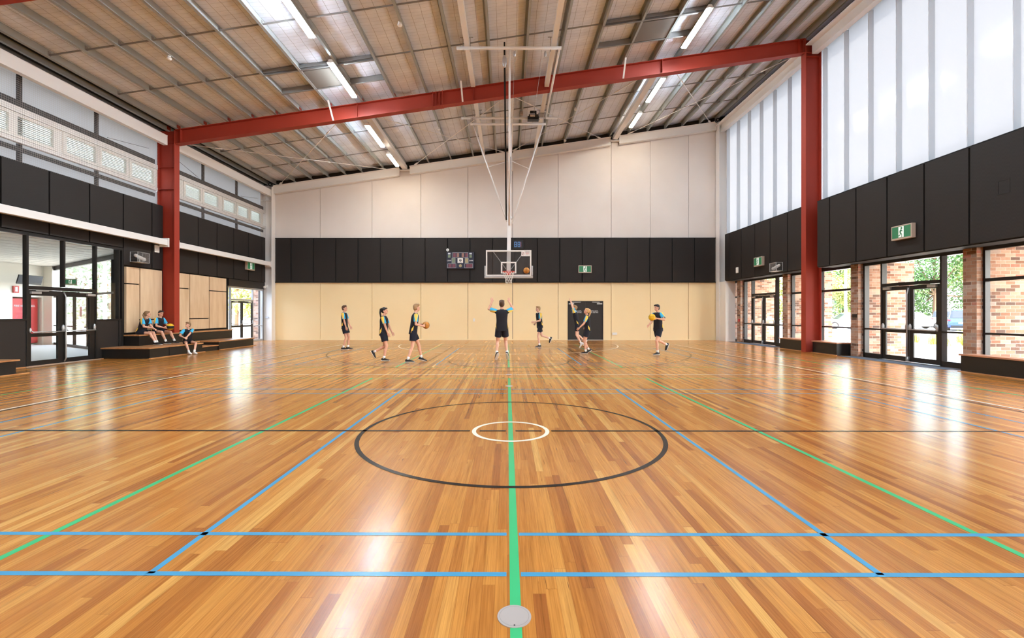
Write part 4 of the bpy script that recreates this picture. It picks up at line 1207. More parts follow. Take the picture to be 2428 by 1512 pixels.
# caged floodlights / cameras
def caged(label, xw, sgn, yc, zc, w_, h_, d_):
    t_ = thing('caged_floodlight', label, 'wall light', (xw, yc, zc - h_ / 2), 'white wall lights in wire cages')
    x1_ = xw + sgn * d_
    c_ = MB()
    P = [(xw, yc - w_ / 2), (x1_, yc - w_ / 2), (x1_, yc + w_ / 2), (xw, yc + w_ / 2)]
    for z_ in (zc - h_ / 2, zc + h_ / 2): c_.tube([(a, b_, z_) for a, b_ in P], 0.009, 5)
    for a, b_ in P: c_.tube([(a, b_, zc - h_ / 2), (a, b_, zc + h_ / 2)], 0.009, 5)
    for q in range(1, 12):
        z_ = zc - h_ / 2 + h_ * q / 12
        c_.tube([(a, b_, z_) for a, b_ in P], 0.0022, 4)
    for q in range(1, 14):
        y_ = yc - w_ / 2 + w_ * q / 14
        c_.tube([(x1_, y_, zc - h_ / 2), (x1_, y_, zc + h_ / 2)], 0.0022, 4)
    c_.build('wire_cage', 'alu', t_)
    MB().box(xw, x1_, yc - w_ / 2, yc + w_ / 2, zc - h_ / 2 - 0.008, zc - h_ / 2).build('cage_base', 'grey_white', t_)
    MB().capsule((xw + sgn * d_ * 0.3, yc - 0.12, zc + 0.06), (xw + sgn * d_ * 0.6, yc + 0.10, zc - 0.04), 0.055, 0.06).build('lamp_head', 'white_paint', t_, smooth=True)
    MB().sphere((xw + sgn * d_ * 0.6, yc + 0.13, zc - 0.05), (0.07, 0.07, 0.07)).build('lamp_head', 'white_paint', t_, smooth=True)
    MB().tube([(xw + sgn * d_ * 0.45, yc, zc - h_ / 2), (xw + sgn * d_ * 0.45, yc, zc)], 0.015, 6).build('lamp_stem', 'white_paint', t_)
caged('white wall light in a wire cage, left wall beside the foyer glazing', -12.848, 1, 15.62, 3.37, 0.50, 0.34, 0.26)
caged('white wall light in a wire cage, right wall just beyond the red column', XP - 0.002, -1, 18.55, 3.33, 0.46, 0.34, 0.26)
# wireless access points
for (x_, y_, z_, s_, lb) in ((-12.83, 16.52, 3.80, 1, 'rounded white wireless access point on the black panels beside the left red column'), (XP - 0.02, 21.9, 3.52, -1, 'rounded white wireless access point on the black panels near the right corner')):
    o = MB().box(x_ - 0.02, x_ + 0.02, y_ - 0.11, y_ + 0.11, z_ - 0.14, z_ + 0.14).build('access_point', 'white_paint', bevel=0.018)
    tag(o, lb, 'access point', 'wireless access points')
# corner cameras
for (x_, s_, lb) in ((-12.42, 1, 'small round black camera on a white bracket, top left corner of the far wall'), (10.98, -1, 'small round black camera on a white bracket, top right corner of the far wall')):
    z_ = zp(x_) - 0.08
    t_ = thing('corner_camera', lb, 'camera', (x_, 23.85, z_), 'corner cameras')
    MB().box(x_ - 0.07, x_ + 0.07, 23.8, 24.0, z_ - 0.02, z_ + 0.02).build('camera_bracket', 'white_paint', t_)
    MB().disc((x_, 23.72, z_ - 0.02), 0.10, 'y', 18, 0.14).build('camera_body', 'black_plastic', t_)
    MB().disc((x_, 23.645, z_ - 0.02), 0.045, 'y', 14, 0.02).build('camera_lens', 'alu', t_)
# sockets and small wall items
tag(MB().box(-1.84, -1.74, YF - 0.04, YF - 0.012, 1.0, 1.16).box(-1.83, -1.76, YF - 0.07, YF - 0.04, 1.02, 1.09).build('wall_socket', 'white_paint'), 'small white wall socket low on the cream wall, left of the hoop', 'socket', 'white wall sockets')
tag(MB().box(5.62, 5.88, YF - 0.05, YF - 0.001, 0.28, 0.41).build('wall_socket', 'white_paint', bevel=0.006), 'wide white wall socket low on the cream wall, right of the door', 'socket', 'white wall sockets')
tag(MB().box(11.635, 11.65, 15.12, 15.32, 1.30, 1.42).build('card_reader', 'black_plastic'), 'small dark card reader on the brick pier beside the red column', 'card reader')
tag(MB().box(11.63, 11.65, 22.72, 22.86, 1.02, 1.16).build('call_point', 'red_plastic'), 'small red fire call point on the farthest brick pier', 'call point')
tag(MB().box(-12.86, -12.70, 23.99, 24.03, 1.18, 1.26).build('switch_plate', 'grey_white'), 'small grey switch plate on the white column by the far left door', 'switch plate')

# ---------------------------------------------------------------- far double door
t_ = sthing('door_1', ((dx0 + dx1) / 2, YF, 0), 'dark double fire door in the far wall')
MB().box(dx0, dx0 + 0.03, YF - 0.02, YF + 0.14, 0, dz).box(dx1 - 0.03, dx1, YF - 0.02, YF + 0.14, 0, dz).box(dx0, dx1, YF - 0.02, YF + 0.14, dz - 0.03, dz).build('door_frame', 'dark_panel', t_)
xm = (dx0 + dx1) / 2
for s_, (a, b_) in enumerate(((dx0 + 0.035, xm - 0.004), (xm + 0.004, dx1 - 0.035))):
    lf = MB().box(a, b_, YF + 0.02, YF + 0.065, 0.03, dz - 0.035).build('door_leaf', 'dark_panel', t_)
    xc = a + 0.16 if s_ == 0 else b_ - 0.16
    MB().box(xc - 0.14, xc + 0.14, YF - 0.04, YF + 0.02, 1.92, 1.985).build('door_closer', 'alu', lf)
    xe = xc + (0.5 if s_ == 0 else -0.4)
    MB().bar((xc, YF - 0.02, 2.03), (xe, YF - 0.01, 2.04), 0.03, 0.028).build('closer_arm', 'alu', lf)
    lettering('FIRE SAFETY DOOR\nDO NOT OBSTRUCT\nDO NOT KEEP OPEN', 0.055, 'text_white', ((a + b_) / 2 - (0.03 if s_ else 0), YF + 0.016, 1.52), ROT_BACK, lf)
MB().box(dx0, dx1, YF - 0.06, YF + 0.02, 0.002, 0.02).build('threshold', 'alu', t_)

# ---------------------------------------------------------------- floor sockets
t_ = thing('floor_socket', 'round brushed steel cover plate set in the floor at the bottom of the photo', 'floor plate', (0.033, 2.163, 0), 'round floor plates on the centre line')
MB().disc((0.033, 2.163, 0.002), 0.081, 'z', 48, 0.0036).build('cover_rim', 'steel_plate', t_)
MB().disc((0.033, 2.163, 0.0042), 0.069, 'z', 48, 0.0006).build('cover_plate', 'steel_plate', t_)
MB().ring(0.033, 2.163, 0.0690, 0.0705, 0.0046, n=60).build('cover_groove', 'galv_dark', t_)
MB().disc((0.033, 2.098, 0.0047), 0.004, 'z', 10, 0.0004).build('lift_slot', 'black_gap', t_)
for (y_, lb) in ((8.99, 'round steel floor plate on the green line beyond the centre circle'), (10.68, 'round steel floor plate on the white line beyond the centre circle')):
    tag(MB().disc((0.035, y_, 0.003), 0.075, 'z', 32, 0.004).build('floor_socket', 'steel_plate'), lb, 'floor plate', 'round floor plates on the centre line')
# ---------------------------------------------------------------- plywood lining and tiered bench
XW = -12.93
struct(MB().box(-12.975, XW, 15.12, 20.9, 0, 3.05).build('wall_left_lining', 'black_gap'), 'black backing behind the plywood sheets')
ply = [('small upper plywood sheet nearest the foyer glazing', 15.22, 15.75, 2.47, 3.02), ('tall plywood sheet behind the girl with folded knees, nearest the glazing', 15.22, 15.75, 0.79, 2.43),
       ('large plywood sheet left of the red column', 15.81, 16.79, 1.24, 3.02), ('low plywood sheet behind the seated girls, left of the red column', 15.81, 16.79, 0.79, 1.20),
       ('small upper plywood sheet directly right of the red column', 17.1, 18.23, 2.45, 3.02), ('tall plywood sheet directly right of the red column', 17.1, 18.23, 0.79, 2.41),
       ('large upper plywood sheet in the middle of the three right of the red column', 18.29, 19.44, 1.24, 3.02), ('small low plywood sheet behind the boy, right of the red column', 18.29, 19.44, 0.79, 1.20),
       ('small upper plywood sheet beside the far door', 19.5, 20.64, 2.44, 3.02), ('tall plywood sheet beside the far door', 19.5, 20.64, 0.79, 2.40)]
for lb, ya, yb, za, zb_ in ply:
    tag(MB().box(XW + 0.002, XW + 0.08, ya, yb, za, zb_).build('plywood_sheet', 'plywood'), lb, 'plywood sheet', 'plywood wall sheets')
struct(MB().box(XW, XW + 0.05, 17.1, 20.2, 0.725, 0.75).build('trim_30', 'black_gap'))  # black strip that paints the shadow in the gap below the plywood
t_ = thing('tiered_bench', 'two tier black bench with timber treads below the plywood wall', 'bench', (-12.1, 17.2, 0))
MB().box(-12.90, -12.37, 15.16, 16.78, 0, 0.68).build('upper_tier', 'bench_face', t_)
MB().box(-12.90, -12.37, 17.10, 20.3, 0, 0.68).box(-12.385, -12.37, 16.78, 17.10, 0, 0.68).build('upper_tier', 'bench_face', t_)
MB().box(-12.91, -12.34, 15.12, 16.79, 0.68, 0.72).box(-12.385, -12.34, 16.79, 17.09, 0.68, 0.72).box(-12.91, -12.34, 17.09, 20.35, 0.68, 0.72).build('upper_tread', 'bench_wood', t_)
MB().box(-12.36, -11.36, 15.17, 16.8, 0, 0.31).box(-12.90, -11.36, 14.33, 15.15, 0, 0.31).build('lower_tier', 'bench_face', t_)
MB().box(-12.36, -11.36, 17.78, 20.2, 0, 0.31).build('lower_tier', 'bench_face', t_)
MB().box(-12.36, -11.33, 15.15, 16.83, 0.31, 0.35).box(-12.91, -11.33, 14.28, 15.15, 0.31, 0.35).build('lower_tread', 'bench_wood', t_)
MB().box(-12.36, -11.33, 17.76, 20.25, 0.31, 0.35).build('lower_tread', 'bench_wood', t_)
MB().box(-12.36, -12.1, 16.83, 17.76, 0.31, 0.35).build('lower_tread', 'bench_wood', t_)
MB().box(-12.1, -11.40, 16.81, 17.77, 0, 0.17).build('step_base', 'bench_face', t_)
MB().box(-12.1, -11.36, 16.81, 17.77, 0.17, 0.20).build('step_tread', 'bench_wood', t_)
MB().box(-12.12, -12.08, 16.81, 17.77, 0.2, 0.31).build('step_riser', 'black_gap', t_)
MB().box(-11.36, -11.30, 14.3, 16.9, 0, 0.02).box(-11.36, -11.30, 17.8, 20.35, 0, 0.02).build('floor_bead', 'bench_wood', t_)
t_ = thing('wall_bench', 'low black bench with timber top at the left edge of the photo', 'bench', (-12.2, 9.2, 0))
MB().box(-12.84, -11.60, 7.6, 10.64, 0, 0.32).build('bench_base', 'bench_face', t_)
MB().box(-12.86, -11.56, 7.6, 10.70, 0.32, 0.355).build('bench_top', 'bench_wood', t_, bevel=0.003)
MB().box(-11.60, -11.55, 7.6, 10.9, 0, 0.02).build('floor_bead', 'bench_wood', t_)

# ---------------------------------------------------------------- tall foyer glazing in the left wall
X0, X1 = -12.98, -12.86
def post(mb, y_, z0_=0.0, z1_=3.62, w_=0.055): mb.box(X0, X1, y_ - w_ / 2, y_ + w_ / 2, z0_, z1_)
t_ = sthing('window_10', (-12.92, 10.5, 0), 'tall dark framed glazing between hall and foyer, left of the foyer doors')
f_ = MB()
for y_ in (6.73, 9.2, 12.09): post(f_, y_)
f_.box(X0, X1, 6.7, 12.09, 3.54, 3.62).box(X0, X1, 6.7, 12.06, 1.25, 1.30)
f_.build('window_frame', 'dark_frame', t_, bevel=0.004)
MB().box(X0 + 0.03, X1 - 0.02, 6.7, 12.07, 0, 1.25).build('window_apron', 'dark_panel', t_)
MB().box(-12.925, -12.919, 6.75, 12.07, 1.3, 3.54).build('window_glass', 'glass', t_)
t_ = sthing('window_11', (-12.92, 13.1, 2.15), 'two transom panes above the foyer doors in the left wall')
f_ = MB(); post(f_, 13.10, 2.2); post(f_, 14.12)
f_.box(X0, X1, 12.09, 14.12, 3.54, 3.62).box(X0, X1, 12.09, 14.12, 2.09, 2.19)
f_.build('window_frame', 'dark_frame', t_, bevel=0.004)
MB().box(-12.925, -12.919, 12.1, 14.1, 2.18, 3.54).build('window_glass', 'glass', t_)
t_ = sthing('window_12', (-12.92, 14.6, 0), 'dark framed window right of the foyer doors in the left wall')
f_ = MB(); post(f_, 15.09, 0, 3.62, 0.06); post(f_, 14.96, 0, 3.62, 0.05)
f_.box(X0, X1, 14.12, 15.1, 3.54, 3.62).box(X0, X1, 14.12, 15.1, 1.21, 1.26)
f_.build('window_frame', 'dark_frame', t_, bevel=0.004)
MB().box(X0 + 0.03, X1 - 0.02, 14.12, 15.12, 0, 1.21).build('window_apron', 'dark_panel', t_)
MB().box(-12.925, -12.919, 14.15, 14.95, 1.26, 3.54).build('window_glass', 'glass', t_)
for s_, (a, b_) in enumerate(((12.125, 13.095), (13.11, 14.085))):
    d_ = sthing('door_%d' % (20 + s_), (-12.92, (a + b_) / 2, 0), '%s leaf of the foyer glass doors in the left wall' % ('nearer' if s_ == 0 else 'farther'))
    fr_ = MB(); X2, X3 = -12.94, -12.88; sw = 0.07; sw2 = 0.17
    w0, w1 = (sw, sw2) if s_ == 0 else (sw, sw2)
    fr_.box(X2, X3, a, a + w0, 0.02, 2.08).box(X2, X3, b_ - w1, b_, 0.02, 2.08).box(X2, X3, a, b_, 1.93, 2.08).box(X2, X3, a, b_, 0.02, 0.15).box(X2, X3, a, b_, 0.80, 0.90)
    fr_.build('door_frame', 'dark_frame', d_, bevel=0.004)
    MB().box(-12.914, -12.908, a + w0, b_ - w1, 0.12, 1.95).build('door_glass', 'glass', d_)
    zb_ = 0.93
    MB().tube([(-12.87, a + 0.03, zb_ + 0.06), (-12.80, a + 0.05, zb_), (-12.80, b_ - 0.06, zb_ + 0.0), (-12.86, b_ - 0.04, zb_ + 0.08)], 0.016, 8).build('push_bar', 'alu', d_, smooth=True)
    MB().sphere((-12.85, b_ - 0.05, zb_ + 0.09), (0.04, 0.04, 0.10)).sphere((-12.86, a + 0.03, zb_ + 0.05), (0.025, 0.03, 0.07)).build('bar_end', 'alu', d_, smooth=True)
    yc = a + 0.16 if s_ == 0 else b_ - 0.16
    MB().box(-12.88, -12.82, yc - 0.13, yc + 0.13, 1.97, 2.035).build('door_closer', 'alu', d_, bevel=0.004)
    sg = 1 if s_ == 0 else -1
    MB().bar((-12.84, yc, 2.06), (-12.86, yc + sg * 0.36, 2.06), 0.02, 0.02).build('closer_arm', 'alu', d_)
    if s_ == 1:
        MB().tube([(-12.88, a - 0.01, 2.05), (-12.82, a - 0.01, 1.92), (-12.82, a - 0.01, 0.15), (-12.87, a - 0.01, 0.05)], 0.018, 8).build('lock_rod', 'alu', d_, smooth=True)
struct(MB().box(-12.98, -12.80, 12.0, 14.2, 0, 0.012).build('trim_31', 'alu'), 'metal threshold')
struct(MB().box(-12.86, -12.82, 10.7, 15.1, 0, 0.02).build('baseboard_left', 'bench_wood'))

# ---------------------------------------------------------------- far left door and side light
X0, X1 = -13.02, -12.93
struct(MB().box(-13.15, -12.86, 20.85, 23.95, 2.72, 3.05).build('trim_32', 'dark_panel'), 'dark boxed lintel over the far left door')
t_ = sthing('window_13', (-12.97, 22.4, 0), 'glazing around the far door of the left wall')
f_ = MB()
for y_ in (20.90, 21.13, 22.98, 23.88): f_.box(X0, X1, y_ - 0.03, y_ + 0.03, 0, 2.72)
f_.box(X0, X1, 20.9, 23.9, 2.63, 2.72).box(X0, X1, 21.1, 23.0, 2.05, 2.14).box(X0, X1, 22.98, 23.9, 0, 0.1).box(X0, X1, 22.98, 23.9, 0.78, 0.83)
f_.build('window_frame', 'alu', t_, bevel=0.004)
MB().box(-12.975, -12.969, 20.9, 21.1, 0, 2.65).box(-12.975, -12.969, 21.15, 22.95, 2.12, 2.65).box(-12.975, -12.969, 23.0, 23.86, 0.05, 2.65).build('window_glass', 'glass', t_)
for s_, (a, b_) in enumerate(((21.17, 22.05), (22.065, 22.945))):
    d_ = sthing('door_%d' % (24 + s_), (-12.97, (a + b_) / 2, 0), '%s leaf of the far glass door in the left wall' % ('nearer' if s_ == 0 else 'farther'))
    fr_ = MB(); X2, X3 = -12.99, -12.94; sw = 0.10
    fr_.box(X2, X3, a, a + sw * 0.5, 0.02, 2.04).box(X2, X3, b_ - sw, b_, 0.02, 2.04).box(X2, X3, a, b_, 1.94, 2.04).box(X2, X3, a, b_, 0.02, 0.13).box(X2, X3, a, b_, 0.77, 0.86)
    fr_.build('door_frame', 'dark_frame', d_, bevel=0.004)
    MB().box(-12.968, -12.962, a + 0.04, b_ - sw, 0.1, 1.96).build('door_glass', 'glass', d_)
    MB().tube([(-12.93, a + 0.03, 0.97), (-12.87, a + 0.05, 0.92), (-12.87, b_ - 0.06, 0.92), (-12.93, b_ - 0.04, 0.97)], 0.018, 8).build('push_bar', 'alu', d_, smooth=True)
    MB().sphere((-12.91, b_ - 0.04, 1.0), (0.035, 0.035, 0.10)).build('bar_end', 'alu', d_, smooth=True)
    yc = a + 0.3 if s_ == 0 else b_ - 0.3
    MB().box(-12.94, -12.88, yc - 0.13, yc + 0.13, 1.96, 2.03).build('door_closer', 'alu', d_)
struct(MB().box(-13.6, -13.15, 24.1, 24.4, 0, 3.0).build('wall_left_return', 'brick'))

# ---------------------------------------------------------------- foyer behind the left glazing
struct(MB().box(-21.6, -12.98, 4.0, 21.4, -0.12, -0.001).build('floor_foyer', 'pavement'), 'pale foyer floor')
fc_ = MB().add([(-12.98, 4.0, 3.60), (-21.4, 4.0, 3.60), (-21.4, 21.15, 3.60), (-12.98, 15.65, 3.60)], [(0, 1, 2, 3)]).add([(-12.98, 4.0, 3.8), (-21.4, 4.0, 3.8), (-21.4, 21.15, 3.8), (-12.98, 15.65, 3.8)], [(0, 3, 2, 1)])
struct(fc_.build('ceiling_foyer', 'cream'), 'white tiled foyer ceiling')
gr_ = MB()
for q in range(14):
    x_ = -20.8 + q * 0.6
    yl = 15.6 + (-12.98 - x_) * 0.65
    gr_.box(x_ - 0.012, x_ + 0.012, 4.2, min(yl, 21), 3.594, 3.598)
for q in range(27):
    y_ = 5.0 + q * 0.6
    xr = -13.0 if y_ < 15.6 else -12.98 - (y_ - 15.65) / 0.653
    gr_.box(-21.3, xr, y_ - 0.012, y_ + 0.012, 3.594, 3.598)
struct(gr_.build('trim_33', 'white_paint'), 'white ceiling tile grid in the foyer')
struct(MB().box(-21.9, -21.3, 4.0, 19.40, 0, 3.6).box(-21.9, -21.3, 20.62, 21.2, 0, 3.6).box(-21.9, -21.3, 19.40, 20.62, 2.16, 3.6).box(-22.0, -21.9, 19.3, 20.7, 0, 2.3).build('wall_foyer', 'cream'), 'cream foyer wall with a niche for the hose reel')
struct(MB().box(-21.45, -12.98, 3.9, 4.0, 0, 3.6).build('wall_foyer_front', 'cream'))
struct(MB().box(-21.3, -20.9, 20.7, 21.1, 0, 3.6).build('trim_34', 'cream'), 'cream corner pilaster in the foyer')
t_ = thing('hose_reel_cabinet', 'red fire hose reel cabinet with white lettering seen through the foyer glass', 'cabinet', (-21.5, 19.95, 0.2))
MB().box(-21.88, -21.42, 19.42, 20.55, 0.1, 2.10).build('cabinet_body', 'red_door', t_)
MB().box(-21.42, -21.39, 19.44, 20.53, 0.12, 2.08).build('cabinet_door', 'red_door', t_, bevel=0.004)
lettering('FIRE HOSE REEL', 0.13, 'text_white', (-21.384, 19.98, 1.76), ROT_LEFT, t_)
t_ = thing('wall_television', 'dark tilted television high on the foyer wall', 'television', (-20.9, 19.7, 2.7))
MB().hexa([(-20.95, 19.2, 2.72), (-20.9, 19.2, 2.70), (-20.9, 20.2, 2.70), (-20.95, 20.2, 2.72), (-20.83, 19.2, 3.10), (-20.78, 19.2, 3.08), (-20.78, 20.2, 3.08), (-20.83, 20.2, 3.10)]).build('screen', 'black_plastic', t_)
MB().bar((-21.3, 19.7, 2.95), (-20.88, 19.7, 2.9), 0.05, 0.05).build('wall_arm', 'alu', t_)
t_ = thing('fire_indicator', 'small red and white fire indicator panel on the foyer wall', 'panel', (-21.29, 19.5, 2.35))
MB().box(-21.3, -21.25, 19.40, 19.62, 2.33, 2.62).build('panel_box', 'red_plastic', t_)
MB().box(-21.25, -21.245, 19.46, 19.56, 2.38, 2.58).build('panel_print', 'white_paint', t_)
# slanting outer glass front of the foyer
A = Vector((-21.3, 21.1, 0)); B = Vector((-12.98, 15.62, 0)); D_ = (B - A); LEN = D_.length; D_.normalize(); NRM = Vector((D_.y, -D_.x, 0))
def fb(u0, u1, z0_, z1_, th=0.05):
    ps = []
    for zz in (z0_, z1_):
        for (u_, n_) in ((u0, -th), (u1, -th), (u1, th), (u0, th)):
            ps.append(A + D_ * u_ + NRM * n_ + Vector((0, 0, zz)))
    return ps
t_ = sthing('window_14', tuple((A + B) / 2), 'slanting outer glass front of the foyer')
f_ = MB()
for u_ in (0.25, 8.08): f_.hexa(fb(u_ - 0.03, u_ + 0.03, 0, 3.6, 0.06))
for u_ in (3.4, 5.2): f_.hexa(fb(u_ - 0.04, u_ + 0.04, 0, 2.2, 0.05))
f_.hexa(fb(0.2, LEN - 0.1, 3.42, 3.6, 0.06)).hexa(fb(0.2, LEN - 0.1, 2.16, 2.24)).hexa(fb(0.2, LEN - 0.1, 0, 0.1)).hexa(fb(0.2, 3.3, 0.85, 0.9)).hexa(fb(4.9, LEN - 0.1, 0.85, 0.9))
f_.build('window_frame', 'dark_frame', t_)
MB().hexa(fb(0.2, LEN - 0.1, 0.05, 3.5, 0.003)).build('window_glass', 'glass', t_)
pp = A + D_ * 4.0 - NRM * 0
exit_sign('green exit sign hanging in the foyer, seen through the glass over the left doors', tuple(A + D_ * 4.1 + Vector((0.05, -0.45, 2.72))), tuple(Vector((0.97, 0.2, 0)).normalized()), tuple(Vector((0.2, -0.97, 0)).normalized()), 0.46, 0.26, 0.03)
for (u_, n_, w_, h_, z_) in ((3.9, 0.03, 0.30, 0.42, 1.3),):
    ps = fb(u_, u_ + w_, z_, z_ + h_, 0.003)
    tag(MB().hexa([Vector(p) + NRM * -0.05 + Vector((0, 0, 0)) for p in ps]).build('paper_notice', 'white_paint'), 'white paper notice on the foyer outer door glass', 'notice')
t_ = thing('downlight', 'round recessed downlight in the foyer ceiling', 'light', (-16.4, 13.9, 3.6))
MB().disc((-16.4, 13.9, 3.59), 0.16, 'z', 24, 0.02).build('trim_ring', 'white_paint', t_)
MB().disc((-16.4, 13.9, 3.578), 0.10, 'z', 20, 0.006).build('diffuser', 'alu', t_)

# ---------------------------------------------------------------- outdoors
struct(MB().box(12.0, 19.0, -20, 60, -0.2, -0.02).build('ground_paving_right', 'pavement'), 'sunlit concrete paving outside the right wall')
struct(MB().box(19.0, 24.0, -20, 60, -0.2, -0.01).build('ground_garden_bed', 'mulch'), 'mulched garden bed beyond the paving')
struct(MB().box(24.0, 130, -40, 120, -0.2, -0.02).build('ground_car_park', 'asphalt'), 'pale asphalt car park')
struct(MB().box(-90, -21.45, -40, 120, -0.2, -0.02).box(-21.45, -13.2, 15.7, 120, -0.2, -0.02).box(-13.2, 12.0, 24.6, 120, -0.2, -0.02).build('ground_paving_left', 'pavement'), 'sunlit concrete paving outside the left wall')
struct(MB().box(11.7, 15.2, YB, YF + 1, 3.42, 3.52).build('trim_40', 'soffit_white'), 'white eaves soffit outside the right glazing')

def blob_tree(name, label, base, h_, r_, mleaf, n_, seed, leaf=0.34, trunk=True):
    rnd = random.Random(seed)
    t__ = thing(name, label, 'tree', base, 'trees outside')
    b_ = Vector(base)
    tk = MB()
    tk.tube([b_ - Vector((0, 0, 0.1)), b_ + Vector((0.1, 0, h_ * 0.3)), b_ + Vector((0, 0.1, h_ * 0.65))], [0.22, 0.16, 0.08], 8)
    cs = []
    for q in range(11):
        a = rnd.uniform(0, 2 * PI); rr_ = rnd.uniform(0.1, 0.8) * r_; zz = rnd.uniform(0.16, 0.92) * h_
        c_ = b_ + Vector((rr_ * math.cos(a), rr_ * math.sin(a), zz)); cs.append((c_, r_ * rnd.uniform(0.34, 0.55)))
        tk.tube([b_ + Vector((0, 0, h_ * 0.28)), c_], [0.09, 0.03], 5)
    tk.build('trunk', 'trunk', t__)
    cr = MB()
    for q in range(n_):
        c_, rad = cs[rnd.randrange(len(cs))]
        d_ = Vector((rnd.gauss(0, 1), rnd.gauss(0, 1), rnd.gauss(0, 1))).normalized()
        p = c_ + d_ * rad * (rnd.random() ** 0.4)
        a = Vector((rnd.gauss(0, 1), rnd.gauss(0, 1), rnd.gauss(0, 1))).normalized() * leaf * rnd.uniform(0.5, 1.0)
        e_ = a.cross(d_)
        e_ = e_.normalized() * leaf * 0.35 if e_.length > 1e-5 else Vector((0, 0, leaf * 0.3))
        cr.add([p - a * 0.5, p + e_ * 0.5, p + a * 0.5, p - e_ * 0.5], [(0, 1, 2, 3)])
    cr.build('foliage', mleaf, t__)
    return t__
trees = [('dense_tree', 'dense green tree behind the parked cars, seen through the near right doors', (47, 50, 0), 12.5, 5.6, 'leaf_green', 15000, 1, 0.42),
         ('pale_tree', 'yellowish sunlit tree right of the dense green one, behind the blue car', (54, 49.5, 0), 10.0, 4.6, 'leaf_pale', 11000, 2, 0.42),
         ('dense_tree', 'green tree behind the lamp post, seen through the window by the red column', (38.5, 52, 0), 11.0, 4.6, 'leaf_green', 11000, 3, 0.42),
         ('pale_tree', 'yellowish tree in front of the green one by the lamp post', (35.0, 46.0, 0), 6.6, 3.2, 'leaf_pale', 7000, 4, 0.36),
         ('pale_tree', 'pale tree glimpsed beside the far brick pier', (36, 63, 0), 11.0, 5.0, 'leaf_pale', 4000, 5, 0.7),
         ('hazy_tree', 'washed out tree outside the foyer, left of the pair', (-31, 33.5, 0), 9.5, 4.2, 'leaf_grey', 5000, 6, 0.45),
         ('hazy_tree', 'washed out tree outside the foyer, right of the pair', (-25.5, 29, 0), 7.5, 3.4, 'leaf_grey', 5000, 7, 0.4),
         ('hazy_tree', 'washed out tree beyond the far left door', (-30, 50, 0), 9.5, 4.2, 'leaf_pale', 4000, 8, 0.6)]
for a in trees: blob_tree(*a)
# garden tufts
rnd = random.Random(5)
for q, (x_, y_, s_) in enumerate(((19.9, 21.2, 0.55), (20.6, 20.4, 0.45), (21.6, 21.5, 0.6), (20.3, 22.6, 0.5), (22.2, 20.8, 0.5), (19.5, 20.2, 0.4), (21.0, 24.2, 0.55), (22.6, 22.6, 0.5))):
    mb = MB()
    for i_ in range(70):
        a = rnd.uniform(0, 2 * PI); b0 = Vector((x_ + rnd.gauss(0, 0.08), y_ + rnd.gauss(0, 0.08), -0.02)); ln = s_ * rnd.uniform(0.7, 1.2); lean = rnd.uniform(0.1, 0.6)
        tip = b0 + Vector((math.cos(a) * lean * ln, math.sin(a) * lean * ln, ln)); sd_ = Vector((-math.sin(a), math.cos(a), 0)) * 0.012
        mid = (b0 + tip) / 2 + Vector((0, 0, 0.06 * ln))
        mb.add([b0 - sd_, b0 + sd_, mid + sd_, mid - sd_, tip], [(0, 1, 2, 3), (3, 2, 4)])
    rk = sorted([a_ / b_ for a_, b_ in ((19.9, 21.2), (20.6, 20.4), (21.6, 21.5), (20.3, 22.6), (22.2, 20.8), (19.5, 20.2), (21.0, 24.2), (22.6, 22.6))]).index(x_ / y_)
    tag(mb.build('grass_tuft', 'grass'), '%s sunlit grass tuft from the left in the garden bed outside' % ORD[rk], 'grass', 'ornamental grass tufts')
t_ = thing('lamp_post', 'white lamp post in the car park, seen through the window by the red column', 'lamp post', (24.6, 33.0, 0))
MB().tube([(24.6, 33.0, -0.02), (24.6, 33.0, 7.5)], [0.10, 0.07], 10).build('pole', 'white_paint', t_)
MB().box(24.0, 25.2, 32.9, 33.1, 7.5, 7.58).build('lamp_head', 'white_paint', t_)
t_ = thing('lamp_post', 'white lamp post outside the foyer, right of the exit sign', 'lamp post', (-21.5, 24.1, 0))
MB().tube([(-21.5, 24.1, -0.02), (-21.5, 24.1, 6.5)], [0.08, 0.06], 10).build('pole', 'white_paint', t_)
MB().box(-22.0, -21.0, 24.0, 24.2, 6.5, 6.57).build('lamp_head', 'white_paint', t_)

